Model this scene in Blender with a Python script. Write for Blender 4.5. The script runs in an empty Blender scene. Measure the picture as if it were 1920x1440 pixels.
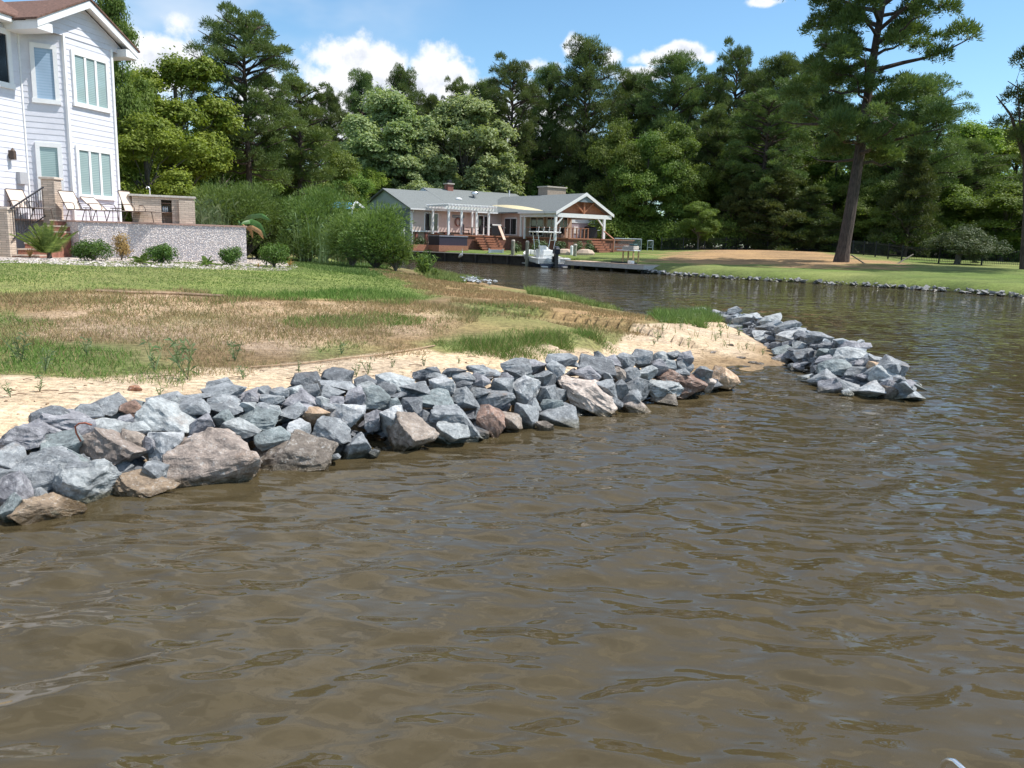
import bpy, bmesh, math, random
import numpy as np
from mathutils import Vector, Matrix, noise as mnoise
R_ = math.radians
rng = random.Random(7)
nr = np.random.RandomState(7)
scene = bpy.context.scene
COL = scene.collection

# ---------------------------------------------------------------- camera, sky, sun, exposure
CAM_H, CAM_F, CAM_PITCH, CAM_ROLL = 2.1, 1507.0, R_(10.2), 0.03
cam_data = bpy.data.cameras.new('camera')
cam_data.sensor_width = 36; cam_data.lens = CAM_F / 1920 * 36
cam_data.clip_start = 0.05; cam_data.clip_end = 2000
cam = bpy.data.objects.new('camera', cam_data); COL.objects.link(cam)
cam.matrix_world = Matrix.Translation((0, 0, CAM_H)) @ Matrix.Rotation(math.pi/2 - CAM_PITCH, 4, 'X') @ Matrix.Rotation(CAM_ROLL, 4, 'Z')
scene.camera = cam
scene.view_settings.view_transform = 'Standard'
scene.view_settings.look = 'None'
scene.view_settings.gamma = 1
scene.view_settings.exposure = 0.3
scene.cycles.max_bounces = 8
scene.cycles.transparent_max_bounces = 12
scene.cycles.sample_clamp_indirect = 4
scene.cycles.use_denoising = True

SUN_AZ, SUN_EL = R_(87), R_(57)
sd = Vector((math.sin(SUN_AZ)*math.cos(SUN_EL), math.cos(SUN_AZ)*math.cos(SUN_EL), math.sin(SUN_EL)))
sl = bpy.data.lights.new('sun', 'SUN'); sl.energy = 5.0; sl.angle = R_(0.5); sl.color = (1, .96, .9)
sun = bpy.data.objects.new('sun', sl); COL.objects.link(sun)
sun.rotation_euler = sd.to_track_quat('Z', 'Y').to_euler(); sun.location = (0, 0, 60)

world = bpy.data.worlds.new('World'); scene.world = world; world.use_nodes = True

# ---------------------------------------------------------------- node helpers
class NT:
    def __init__(s, tree): s.t = tree
    def n(s, typ, **kw):
        nd = s.t.nodes.new(typ)
        for k, v in kw.items():
            if k[0] == 'i' and k[1:].isdigit(): s.set(nd.inputs[int(k[1:])], v)
            else: setattr(nd, k, v)
        return nd
    def set(s, inp, v):
        if isinstance(v, bpy.types.NodeSocket): s.t.links.new(v, inp)
        else: inp.default_value = v
    def math(s, op, a, b=None, c=None, clamp=False):
        nd = s.n('ShaderNodeMath', operation=op); nd.use_clamp = clamp
        s.set(nd.inputs[0], a)
        if b is not None: s.set(nd.inputs[1], b)
        if c is not None: s.set(nd.inputs[2], c)
        return nd.outputs[0]
    def mix(s, f, a, b, mode='MIX'):
        nd = s.n('ShaderNodeMix', data_type='RGBA', blend_type=mode)
        s.set(nd.inputs[0], f); s.set(nd.inputs[6], a); s.set(nd.inputs[7], b)
        return nd.outputs[2]
    def noise(s, vec, scale, detail=3, rough=.5):
        nd = s.n('ShaderNodeTexNoise'); nd.inputs['Scale'].default_value = scale
        nd.inputs['Detail'].default_value = detail; nd.inputs['Roughness'].default_value = rough
        if vec is not None: s.set(nd.inputs['Vector'], vec)
        return nd.outputs[0]
    def ramp(s, f, a, b, lo=0., hi=1.):
        nd = s.n('ShaderNodeMapRange'); nd.interpolation_type = 'SMOOTHSTEP'
        s.set(nd.inputs[0], f); nd.inputs[1].default_value = a; nd.inputs[2].default_value = b
        nd.inputs[3].default_value = lo; nd.inputs[4].default_value = hi
        return nd.outputs[0]
    def bump(s, h, strength=.3, dist=.02, nrm=None):
        nd = s.n('ShaderNodeBump'); nd.inputs['Strength'].default_value = strength; nd.inputs['Distance'].default_value = dist
        s.set(nd.inputs['Height'], h)
        if nrm is not None: s.set(nd.inputs['Normal'], nrm)
        return nd.outputs[0]
    def scale(s, vec, sc):
        nd = s.n('ShaderNodeMapping'); s.set(nd.inputs[0], vec); nd.inputs[3].default_value = sc
        return nd.outputs[0]
def c4(c): return (c[0], c[1], c[2], 1)

# ---------------------------------------------------------------- the photograph's rays (used only to measure where things stand)
def ray(px, py):
    d = Vector(((px-960)/CAM_F, (720-py)/CAM_F, -1))
    return Matrix.Rotation(math.pi/2 - CAM_PITCH, 3, 'X') @ (Matrix.Rotation(CAM_ROLL, 3, 'Z') @ d)
CO = Vector((0, 0, CAM_H))
def gz(px, py, z=0.):
    d = ray(px, py); return CO + d*((z-CAM_H)/d.z)
def aty(px, py, Y):
    d = ray(px, py); return CO + d*(Y/d.y)
def hitp(px, py, P, n):
    d = ray(px, py); n = Vector(n); return CO + d*((Vector(P)-CO).dot(n)/d.dot(n))
def proj(p):
    v = Matrix.Rotation(CAM_ROLL, 3, 'Z').transposed() @ (Matrix.Rotation(math.pi/2 - CAM_PITCH, 3, 'X').transposed() @ (Vector(p)-CO))
    return (960 + CAM_F*v.x/-v.z, 720 - CAM_F*v.y/-v.z)

# ---------------------------------------------------------------- sky with clouds
def build_sky():
    T = NT(world.node_tree); world.node_tree.nodes.clear()
    out = T.n('ShaderNodeOutputWorld'); bg = T.n('ShaderNodeBackground')
    sky = T.n('ShaderNodeTexSky', sky_type='NISHITA'); sky.sun_disc = False
    sky.sun_elevation = SUN_EL; sky.sun_rotation = SUN_AZ
    sky.air_density = 1.0; sky.dust_density = .25; sky.ozone_density = 2.2
    tc = T.n('ShaderNodeTexCoord').outputs['Generated']
    sx = T.n('ShaderNodeSeparateXYZ'); T.set(sx.inputs[0], tc)
    az = T.math('MULTIPLY', T.math('ARCTAN2', sx.outputs[0], sx.outputs[1]), 57.3)
    el = T.math('MULTIPLY', T.math('ARCSINE', sx.outputs[2]), 57.3)
    fld = None
    # cumulus puffs: (px,py,half width px,half height px,weight)
    P = [(655,118,62,56,1.1),(712,120,60,44,1.0),(680,165,110,50,1.1),(815,130,52,50,1.05),(850,150,66,50,1.1),(760,178,170,46,1.1),(905,165,44,30,.9),(690,225,190,55,1.1),(880,225,170,60,1.0),
         (1080,88,26,18,.9),(1150,106,26,20,.8),(1270,98,44,20,1.1),(1225,110,34,16,.9),(1190,112,26,12,.7),(1210,140,70,18,.9),(1330,108,20,12,.6),
         (330,50,50,34,.8),(300,110,90,60,.95),(500,200,100,60,.8),(1440,4,44,9,.8),(1000,120,60,14,.6),(1000,230,120,40,.9),
         (-150,90,170,60,1.2),(-400,160,200,60,1.2),(2200,180,200,60,1.1),(2500,120,140,50,1.2)]
    for a, b, w, h, k in P:
        d = ray(a, b).normalized(); A = math.degrees(math.atan2(d.x, d.y)); E = math.degrees(math.asin(d.z))
        kk = math.degrees(1/CAM_F)
        u = T.math('MULTIPLY', T.math('SUBTRACT', az, A), 1/(w*kk)); v = T.math('MULTIPLY', T.math('SUBTRACT', el, E), 1/(h*kk))
        r2 = T.math('ADD', T.math('MULTIPLY', u, u), T.math('MULTIPLY', v, v))
        g = T.math('MULTIPLY', T.math('EXPONENT', T.math('MULTIPLY', r2, -.9)), k)
        fld = g if fld is None else T.math('MAXIMUM', fld, g)
    n1 = T.noise(tc, 13, 9, .6); n2 = T.noise(tc, 26, 6, .6)
    f = T.math('ADD', fld, T.math('MULTIPLY', T.math('SUBTRACT', n1, .5), 1.25))
    f = T.math('ADD', f, T.math('MULTIPLY', T.math('SUBTRACT', n2, .5), .7))
    # clouds over the rest of the sky, away from the photographed part, for reflections
    band = T.ramp(el, 21, 30); far = T.noise(tc, 2.3, 7, .6)
    f = T.math('ADD', f, T.math('MULTIPLY', T.math('MULTIPLY', band, T.ramp(far, .48, .62)), 1.1))
    m = T.ramp(f, .40, .80)
    # thin veil left of the middle
    dv = T.ramp(T.math('ABSOLUTE', T.math('ADD', az, 18)), 4, 15, 1, 0)
    veil = T.math('MULTIPLY', T.math('MULTIPLY', dv, T.ramp(T.noise(T.scale(tc, (1, 1, 2.2)), 5, 4, .55), .28, .7)), .75)
    shade = T.ramp(T.math('ADD', f, T.math('MULTIPLY', n2, .5)), .85, 1.5)
    cc = T.mix(T.math('MULTIPLY', T.ramp(n2, .35, .7), shade), (8.2, 8.3, 8.5, 1), (5.8, 6.2, 7.0, 1))
    base = T.mix(1, sky.outputs[0], (1.05, 1.3, 1.36, 1), 'MULTIPLY')
    veil = T.math('MAXIMUM', veil, T.math('MULTIPLY', T.ramp(el, 24, 40), T.ramp(T.noise(tc, 3.1, 4, .55), .35, .65, .1, .6)))  # extra veil above the view, added to brighten the water reflections
    c = T.mix(veil, base, (6.3, 7.0, 7.9, 1)); c = T.mix(m, c, cc)
    T.set(bg.inputs[0], c); bg.inputs[1].default_value = 0.108
    T.set(out.inputs[0], bg.outputs[0])
build_sky()

# ---------------------------------------------------------------- materials
MATS = {}
def newmat(name):
    m = bpy.data.materials.new(name); m.use_nodes = True; m.node_tree.nodes.clear()
    T = NT(m.node_tree); out = T.n('ShaderNodeOutputMaterial'); b = T.n('ShaderNodeBsdfPrincipled')
    T.set(out.inputs[0], b.outputs[0]); MATS[name] = m
    return m, T, b, out
def simple(name, col, rough=.6, var=.12, scale=6, bump=.15, metal=0, spec=.4, stretch=(1, 1, 1), bd=.01):
    if name in MATS: return MATS[name]
    m, T, b, o = newmat(name)
    tc = T.n('ShaderNodeTexCoord').outputs['Object']; v = T.scale(tc, stretch)
    n = T.noise(v, scale, 5, .6); n2 = T.noise(v, scale*7, 3, .6)
    k = T.math('ADD', T.math('MULTIPLY', n, .65), T.math('MULTIPLY', n2, .35))
    lo = tuple(x*(1-var*1.6) for x in col); hi = tuple(min(.9, x*(1+var*1.6)) for x in col)
    T.set(b.inputs['Base Color'], T.mix(T.ramp(k, .3, .7), c4(lo), c4(hi)))
    b.inputs['Roughness'].default_value = rough; b.inputs['Metallic'].default_value = metal
    b.inputs['Specular IOR Level'].default_value = spec
    if bump: T.set(b.inputs['Normal'], T.bump(k, bump, bd))
    return m
def leafmat(name, c1, c2, trans=.35, rough=.55, spec=.25):
    if name in MATS: return MATS[name]
    m, T, b, o = newmat(name)
    att = T.n('ShaderNodeAttribute'); att.attribute_name = 'tint'
    oi = T.n('ShaderNodeObjectInfo')
    col = T.mix(att.outputs['Fac'], c4(c1), c4(c2))
    hs = T.n('ShaderNodeHueSaturation'); T.set(hs.inputs['Color'], col)
    T.set(hs.inputs['Value'], T.math('ADD', T.math('MULTIPLY', oi.outputs['Random'], .35), .83))
    T.set(hs.inputs['Hue'], T.math('ADD', T.math('MULTIPLY', oi.outputs['Random'], .03), .487))
    T.set(b.inputs['Base Color'], hs.outputs[0]); b.inputs['Roughness'].default_value = rough
    b.inputs['Specular IOR Level'].default_value = spec
    tr = T.n('ShaderNodeBsdfTranslucent'); T.set(tr.inputs[0], T.mix(1, hs.outputs[0], (1.3, 1.35, .7, 1), 'MULTIPLY'))
    mx = T.n('ShaderNodeMixShader'); mx.inputs[0].default_value = trans
    T.set(mx.inputs[1], b.outputs[0]); T.set(mx.inputs[2], tr.outputs[0]); T.set(o.inputs[0], mx.outputs[0])
    return m
def glassmat(name, col, rough=.08):
    m, T, b, o = newmat(name)
    b.inputs['Base Color'].default_value = c4(col); b.inputs['Roughness'].default_value = rough
    b.inputs['Specular IOR Level'].default_value = .8
    tc = T.n('ShaderNodeTexCoord').outputs['Object']
    T.set(b.inputs['Normal'], T.bump(T.noise(tc, 1.5, 2), .05, .02))
    return m
def blindmat(name, c1, c2, pitch, rough=.05):
    m, T, b, o = newmat(name)
    g = T.n('ShaderNodeNewGeometry').outputs['Position']; s = T.n('ShaderNodeSeparateXYZ'); T.set(s.inputs[0], g)
    w = T.math('FRACT', T.math('MULTIPLY', s.outputs[2], 1/pitch))
    n = T.noise(g, 1.2, 3)
    cc = T.mix(T.ramp(w, .1, .45), c4(c2), c4(c1)); cc = T.mix(T.ramp(n, .35, .7, 0, .5), cc, c4(tuple(x*.72 for x in c1)))
    T.set(b.inputs['Base Color'], cc); b.inputs['Roughness'].default_value = rough; b.inputs['Specular IOR Level'].default_value = .7
    return m
def bandmat(name, col, axis_scale, mortar, var=.2, rough=.85, w=.45, h=.09, bumpk=.5, col2=None):
    m, T, b, o = newmat(name)
    g = T.n('ShaderNodeNewGeometry'); s = T.n('ShaderNodeSeparateXYZ'); T.set(s.inputs[0], g.outputs['Position'])
    along = T.math('ADD', s.outputs[0], T.math('MULTIPLY', s.outputs[1], .8))
    cmb = T.n('ShaderNodeCombineXYZ'); T.set(cmb.inputs[0], along); T.set(cmb.inputs[1], s.outputs[2])
    br = T.n('ShaderNodeTexBrick'); T.set(br.inputs['Vector'], cmb.outputs[0])
    br.inputs['Scale'].default_value = 1; br.inputs['Brick Width'].default_value = w; br.inputs['Row Height'].default_value = h
    br.inputs['Mortar Size'].default_value = .006; br.inputs['Color1'].default_value = c4(col)
    br.inputs['Color2'].default_value = c4(col2 or tuple(x*(1-var) for x in col)); br.inputs['Mortar'].default_value = c4(mortar)
    n = T.noise(g.outputs['Position'], 9, 5, .7)
    T.set(b.inputs['Base Color'], T.mix(T.ramp(n, .3, .7, 0, .5), br.outputs[0], c4(tuple(x*.75 for x in col))))
    b.inputs['Roughness'].default_value = rough
    T.set(b.inputs['Normal'], T.bump(T.math('ADD', n, T.math('MULTIPLY', br.outputs['Fac'], -1)), bumpk, .02))
    return m

def rockmat():
    m, T, b, o = newmat('granite')
    g = T.n('ShaderNodeNewGeometry').outputs['Position']; oi = T.n('ShaderNodeObjectInfo')
    tc = T.n('ShaderNodeTexCoord').outputs['Object']
    off = T.n('ShaderNodeVectorMath', operation='ADD'); T.set(off.inputs[0], g)
    n1 = T.noise(g, 7, 8, .68); n2 = T.noise(g, 32, 6, .7); n3 = T.noise(T.scale(g, (3, 1, 6)), 3.2, 6, .7)
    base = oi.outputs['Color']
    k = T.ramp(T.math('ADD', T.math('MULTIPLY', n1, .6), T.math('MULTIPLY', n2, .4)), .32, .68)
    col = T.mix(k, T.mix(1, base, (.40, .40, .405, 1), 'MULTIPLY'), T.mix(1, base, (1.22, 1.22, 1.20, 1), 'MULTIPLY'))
    vein = T.ramp(T.math('ABSOLUTE', T.math('SUBTRACT', n3, .5)), 0, .012, .75, 0)
    col = T.mix(T.math('MULTIPLY', vein, T.ramp(n1, .45, .6)), col, (.62, .63, .62, 1))
    rust = T.ramp(T.noise(g, 1.9, 4, .6), .6, .74, 0, .5)
    col = T.mix(rust, col, (.30, .19, .12, 1))
    patch = T.ramp(T.noise(g, 13, 5, .75), .60, .66, 0, .55)
    col = T.mix(patch, col, (.52, .52, .50, 1))
    s = T.n('ShaderNodeSeparateXYZ'); T.set(s.inputs[0], g)
    wet = T.ramp(T.math('ADD', s.outputs[2], T.math('MULTIPLY', T.math('SUBTRACT', n1, .5), .12)), .03, .10, 1, 0)
    col = T.mix(wet, col, T.mix(1, col, (.42, .38, .28, 1), 'MULTIPLY'))
    T.set(b.inputs['Base Color'], col)
    T.set(b.inputs['Roughness'], T.math('SUBTRACT', .72, T.math('MULTIPLY', wet, .5)))
    b.inputs['Specular IOR Level'].default_value = .45
    n4 = T.noise(T.scale(g, (1, 1, 2.5)), 90, 3, .7)
    hgt = T.math('ADD', T.math('MULTIPLY', n1, .8), T.math('ADD', T.math('MULTIPLY', n2, .35), T.math('MULTIPLY', n4, .1)))
    T.set(b.inputs['Normal'], T.bump(hgt, .75, .05))
    return m
M_ROCK = rockmat()
M_WHITE = simple('white_paint', (.80, .80, .80), .5, .03, 3, .04)
M_SIDING = simple('lavender_siding', (.66, .66, .715), .5, .04, 2.5, .05)
M_SHING = simple('brown_shingle', (.15, .085, .065), .9, .3, 14, .6, bd=.02)
M_SHINGG = simple('grey_shingle', (.17, .185, .185), .9, .16, 9, .5, bd=.02)
M_IRON = simple('black_iron', (.025, .025, .03), .5, .1, 9, .1)
M_BRONZE = simple('bronze_metal', (.09, .06, .045), .5, .1, 9, .1)
M_STEEL = simple('polished_steel', (.9, .9, .92), .28, .04, 4, 0, metal=1)
M_REDWOOD = simple('redwood_boards', (.34, .15, .09), .6, .18, 5, .2, stretch=(1, 1, 5))
M_PINK = simple('pink_siding', (.64, .51, .45), .6, .04, 4, .1)
M_GREYS = simple('grey_siding', (.20, .24, .27), .6, .05, 4, .1)
M_LBLUE = simple('pale_blue_siding', (.52, .60, .66), .6, .04, 4, .1)
M_TAN = simple('tan_siding', (.50, .38, .29), .65, .05, 4, .1)
M_DKGL = glassmat('dark_glass', (.012, .012, .016))
M_PILE = simple('weathered_piling', (.26, .25, .19), .9, .3, 5, .5, stretch=(3, 3, .6))
M_TIMBER = simple('grey_timber', (.42, .37, .32), .85, .2, 4, .3, stretch=(1, 1, 4))
M_DKTIM = simple('dark_timber', (.05, .042, .035), .85, .3, 4, .3)
M_FABRIC = simple('tan_sling', (.66, .55, .47), .8, .06, 12, .1)
M_BARK = simple('pine_bark', (.085, .062, .052), .95, .35, 3.0, .9, stretch=(3, 3, .8), bd=.06)
M_BARKG = simple('grey_bark', (.13, .115, .095), .95, .3, 3.5, .8, stretch=(3, 3, .7), bd=.05)
M_BLACK = simple('black_plastic', (.02, .02, .024), .4, .1, 6, .05)
M_GEL = simple('white_gelcoat', (.85, .85, .83), .25, .02, 3, 0)
M_NAVY = simple('navy_hull', (.045, .055, .09), .3, .1, 3, .02)
M_CREAMC = simple('cream_canvas', (.75, .64, .40), .8, .06, 3, .1)
M_STONEB = bandmat('stacked_stone', (.70, .57, .46), 1, (.22, .17, .14), .35, h=.07, w=.32)
M_BRICK = bandmat('red_brick', (.33, .10, .07), 1, (.4, .35, .3), .3, h=.075, w=.22)
M_STEPB = simple('brick_step', (.30, .13, .09), .85, .25, 10, .4)
M_PEBBLEW = None
def pebblemat():
    m, T, b, o = newmat('pebble_dash')
    g = T.n('ShaderNodeNewGeometry').outputs['Position']
    v = T.n('ShaderNodeTexVoronoi'); T.set(v.inputs[0], g); v.inputs['Scale'].default_value = 24
    sep = T.n('ShaderNodeSeparateColor'); T.set(sep.inputs[0], v.outputs['Color'])
    ca = T.mix(T.ramp(sep.outputs[0], .2, .8), (.52, .44, .40, 1), (.90, .80, .74, 1))
    T.set(b.inputs['Base Color'], T.mix(T.ramp(v.outputs['Distance'], .35, .6), ca, (.42, .39, .40, 1)))
    b.inputs['Roughness'].default_value = .85
    T.set(b.inputs['Normal'], T.bump(T.math('MULTIPLY', v.outputs['Distance'], -1), .8, .02))
    return m
M_PEBBLEW = pebblemat()
L_OAK = leafmat('oak_leaves', (.07, .125, .022), (.22, .285, .06))
L_LIME = leafmat('lime_leaves', (.10, .16, .022), (.31, .38, .06))
L_MAPLE = leafmat('silver_maple_leaves', (.15, .22, .07), (.44, .50, .26))
L_PINE = leafmat('pine_needles', (.05, .088, .024), (.18, .23, .075), .25)
L_PINEL = leafmat('bright_pine_needles', (.06, .10, .025), (.20, .25, .075), .25)
L_CEDAR = leafmat('cedar_sprays', (.035, .06, .018), (.13, .145, .045), .2)
L_BUSH = leafmat('marsh_shrub_leaves', (.07, .13, .03), (.20, .28, .08), .3)
L_BOX = leafmat('boxwood_leaves', (.035, .09, .015), (.13, .22, .04), .25)
L_DEAD = leafmat('dead_foliage', (.20, .11, .045), (.42, .27, .12), .2)
L_REED = leafmat('reed_blades', (.10, .16, .07), (.26, .32, .18), .3)
L_PALM = leafmat('palm_fronds', (.07, .13, .03), (.26, .34, .09), .3)
L_GREYG = leafmat('grey_green_sprays', (.05, .08, .035), (.14, .18, .08), .2)
def attrmat(name, attr='col', rough=.85, trans=.25):
    m, T, b, o = newmat(name)
    a = T.n('ShaderNodeAttribute'); a.attribute_name = attr
    T.set(b.inputs['Base Color'], a.outputs['Color']); b.inputs['Roughness'].default_value = rough
    b.inputs['Specular IOR Level'].default_value = .2
    tr = T.n('ShaderNodeBsdfTranslucent'); T.set(tr.inputs[0], a.outputs['Color'])
    mx = T.n('ShaderNodeMixShader'); mx.inputs[0].default_value = trans
    T.set(mx.inputs[1], b.outputs[0]); T.set(mx.inputs[2], tr.outputs[0]); T.set(o.inputs[0], mx.outputs[0])
    return m
M_GRASS = attrmat('grass_blades')

# ---------------------------------------------------------------- object helpers
ORIG = {}
def tag(o, label=None, cat=None, group=None, kind=None):
    if label: o['label'] = label
    if cat: o['category'] = cat
    if group: o['group'] = group
    if kind: o['kind'] = kind
    return o
def thing(name, loc, label, cat, group=None):
    o = bpy.data.objects.new(name, None); COL.objects.link(o); o.location = Vector(loc); ORIG[o.name] = Vector(loc)
    o.empty_display_size = .3
    return tag(o, label, cat, group)
def copy_tree(o, parent=None):
    c = o.copy(); COL.objects.link(c)
    if parent is not None: c.parent = parent
    for ch in list(o.children): copy_tree(ch, c)
    return c
class MB:
    """collects world-space geometry for ONE mesh object"""
    def __init__(s, M=None): s.v = []; s.f = []; s.M = M
    def add(s, vs, fs):
        k = len(s.v)
        s.v += [(s.M @ Vector(p)) if s.M else Vector(p) for p in vs]
        s.f += [tuple(i+k for i in f) for f in fs]; return s
    def box(s, p0, p1):
        (a, b, c), (d, e, f) = p0, p1
        return s.add([(a,b,c),(d,b,c),(d,e,c),(a,e,c),(a,b,f),(d,b,f),(d,e,f),(a,e,f)],
                     [(0,3,2,1),(4,5,6,7),(0,1,5,4),(1,2,6,5),(2,3,7,6),(3,0,4,7)])
    def beam(s, a, b, w, h, up=(0, 0, 1)):
        a, b = Vector(a), Vector(b); d = (b-a).normalized(); u = Vector(up)
        if abs(d.dot(u)) > .98: u = Vector((0, 1, 0))
        r = d.cross(u).normalized(); u = r.cross(d); r = r*w/2; u = u*h/2
        return s.add([a-r-u,a+r-u,a+r+u,a-r+u,b-r-u,b+r-u,b+r+u,b-r+u], [(0,1,2,3),(7,6,5,4),(0,4,5,1),(1,5,6,2),(2,6,7,3),(3,7,4,0)])
    def tube(s, pts, rad, n=8, cap=True):
        pts = [Vector(p) for p in pts]; m = len(pts)
        if not hasattr(rad, '__len__'): rad = [rad]*m
        vs = []; fs = []; ref = None
        for i, p in enumerate(pts):
            d = (pts[min(i+1, m-1)]-pts[max(i-1, 0)]).normalized()
            if ref is None: ref = Vector((0, 0, 1)) if abs(d.z) < .9 else Vector((1, 0, 0))
            r = d.cross(ref)
            if r.length < 1e-4: r = d.orthogonal()
            r.normalize(); u = r.cross(d); ref = u
            for j in range(n):
                a = 2*math.pi*j/n; vs.append(p + (r*math.cos(a)+u*math.sin(a))*rad[i])
        for i in range(m-1):
            for j in range(n):
                fs.append((i*n+j, i*n+(j+1) % n, (i+1)*n+(j+1) % n, (i+1)*n+j))
        if cap: fs += [tuple(range(n))[::-1], tuple((m-1)*n+j for j in range(n))]
        return s.add(vs, fs)
    def lathe(s, c, prof, n=16, sc=(1, 1)):
        c = Vector(c); vs = []; fs = []
        for r, z in prof:
            for j in range(n):
                a = 2*math.pi*j/n; vs.append(c+Vector((r*math.cos(a)*sc[0], r*math.sin(a)*sc[1], z)))
        for i in range(len(prof)-1):
            for j in range(n): fs.append((i*n+j, i*n+(j+1) % n, (i+1)*n+(j+1) % n, (i+1)*n+j))
        fs += [tuple(range(n))[::-1], tuple((len(prof)-1)*n+j for j in range(n))]
        return s.add(vs, fs)
    def prism(s, poly, ext):
        """poly: list of 3-D points, ext: extrusion vector"""
        poly = [Vector(p) for p in poly]; e = Vector(ext); n = len(poly)
        return s.add(poly+[p+e for p in poly], [tuple(range(n)), tuple(range(n, 2*n))[::-1]]+[(i, i+n, (i+1) % n+n, (i+1) % n) for i in range(n)])
    def build(s, name, mat, parent=None, smooth=False, bevel=0., loc=None):
        o0 = Vector((0, 0, 0))
        if parent is not None:
            p = parent
            while p.parent is not None: p = p.parent
            o0 = ORIG.get(p.name, Vector((0, 0, 0)))
        elif loc is not None: o0 = Vector(loc)
        elif s.v:
            o0 = sum(s.v, Vector())/len(s.v); o0.z = min(v.z for v in s.v)
        me = bpy.data.meshes.new(name); me.from_pydata([tuple(v-o0) for v in s.v], [], s.f); me.update()
        bm = bmesh.new(); bm.from_mesh(me); bmesh.ops.recalc_face_normals(bm, faces=bm.faces)
        if bevel: bmesh.ops.bevel(bm, geom=list(bm.edges), offset=bevel, segments=1, affect='EDGES', profile=.7)
        bm.to_mesh(me); bm.free()
        if smooth: me.polygons.foreach_set('use_smooth', [True]*len(me.polygons))
        me.materials.append(mat)
        ob = bpy.data.objects.new(name, me); COL.objects.link(ob)
        if parent is not None: ob.parent = parent
        else: ob.location = o0; ORIG[ob.name] = o0
        return ob
def np_mesh(name, V, F, mat, tint=None, col=None, smooth=False):
    """V (n,3), F (m,k): fast mesh"""
    V = np.asarray(V, np.float32); F = np.asarray(F, np.int32); k = F.shape[1]
    me = bpy.data.meshes.new(name); me.vertices.add(len(V)); me.vertices.foreach_set('co', V.ravel())
    me.loops.add(F.size); me.loops.foreach_set('vertex_index', F.ravel())
    me.polygons.add(len(F)); me.polygons.foreach_set('loop_start', np.arange(0, F.size, k, dtype=np.int32))
    try: me.polygons.foreach_set('loop_total', np.full(len(F), k, np.int32))
    except Exception: pass
    if smooth: me.polygons.foreach_set('use_smooth', np.ones(len(F), bool))
    me.update(calc_edges=True)
    if tint is not None:
        a = me.attributes.new('tint', 'FLOAT', 'POINT'); a.data.foreach_set('value', np.asarray(tint, np.float32))
    if col is not None:
        a = me.color_attributes.new('col', 'FLOAT_COLOR', 'POINT')
        c = np.ones((len(V), 4), np.float32); c[:, :3] = col; a.data.foreach_set('color', c.ravel())
    me.materials.append(mat)
    return me
def link(name, me, loc=(0, 0, 0), parent=None):
    o = bpy.data.objects.new(name, me); COL.objects.link(o); o.location = loc
    if parent is not None: o.parent = parent
    return o
# ---------------------------------------------------------------- ground heights
def W2(p): return (p.x, p.y)
pen = [W2(gz(a, b, z))+(s,) for a, b, z, s in [(-500,1150,0,1.2),(0,925,0,1.2),(450,850,0,1.2),(720,805,0,1.2),(1000,765,0,1.2),(1170,735,0,.6),(1290,712,0,.15),(1375,693,0,.1),(1455,690,0,.12),
   (1475,684,0,.6),(1450,655,0,.6),(1400,628,0,.6),(1345,600,0,.6),(1318,590,.1,.6),(1240,587,.3,.6),(1150,572,.3,.6),(1050,548,.35,.6),(950,532,.4,.6),(880,517,.45,.6),(800,505,.5,.6),(765,500,.5,.6)]]
pen += [(-8.5,42,.6),(-10,50,.6),(-15,62,.6),(-60,66,.6),(-120,66,1),(-120,-40,1),(-10,-40,1.2),(-7,0,1.2)]
far = [W2(gz(a, b, 0))+(s,) for a, b, s in [(740,485,5),(766,486,5),(850,489.6,5),(1000,497.4,5),(1060,500.5,5),(1205,512,1.),(1300,519,1.),(1400,525,1.),(1500,530,1.),(1600,536,1.),(1700,542,1.),(1800,549,1.),(1920,559,1.),(2060,573,1.)]]
far += [(40,30,1),(70,10,1),(420,-20,1),(420,520,1),(-420,520,1),(-420,78,1),(-30,76,2)]
def sdist(X, Y, poly):
    n = len(poly); best = np.full(X.shape, 1e9); sl_ = np.zeros(X.shape); ins = np.zeros(X.shape, bool)
    for i in range(n):
        x0, y0, s0 = poly[i]; x1, y1, _ = poly[(i+1) % n]
        dx, dy = x1-x0, y1-y0; L = dx*dx+dy*dy+1e-9
        t = np.clip(((X-x0)*dx+(Y-y0)*dy)/L, 0, 1); d = np.hypot(X-x0-t*dx, Y-y0-t*dy)
        m = d < best; best = np.where(m, d, best); sl_ = np.where(m, s0, sl_)
        c = ((y0 > Y) != (y1 > Y)) & (X < (x1-x0)*(Y-y0)/(y1-y0+1e-12)+x0); ins ^= c
    return np.where(ins, best, -best), sl_
CT = []
def ct(px, py, z): p = gz(px, py, z); CT.append((p.x, p.y, z))
for a in [(0,780,.45),(200,735,.48),(450,705,.5),(700,690,.5),(900,670,.5),(1130,650,.45),(1250,655,.25),(1300,680,.08),(1400,650,.12),(1350,630,.22),
          (450,690,.53),(800,640,.6),(0,690,.55),(300,690,.55),(1100,635,.55),(1200,615,.5),(1280,615,.35),
          (0,600,.75),(400,600,.75),(800,600,.7),(1000,580,.62),(1240,600,.42),(0,555,.9),(300,550,.9),(600,560,.84),(800,560,.72),
          (0,500,1.1),(300,495,1.1),(560,505,1.02),(750,505,.8),(770,507,.7),(950,538,.5),(1150,580,.4),(1310,595,.25)]: ct(*a)
CT += [(-30,50,1.3),(-50,30,1.3),(-60,90,1.4),(-20,45,1.1),(-25,30,1.1),(-16,32,1.05),(-8,0,.6),(-12,10,.8),(-30,5,1.1),(-60,0,1.3),(-12,36,.9)]
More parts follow.
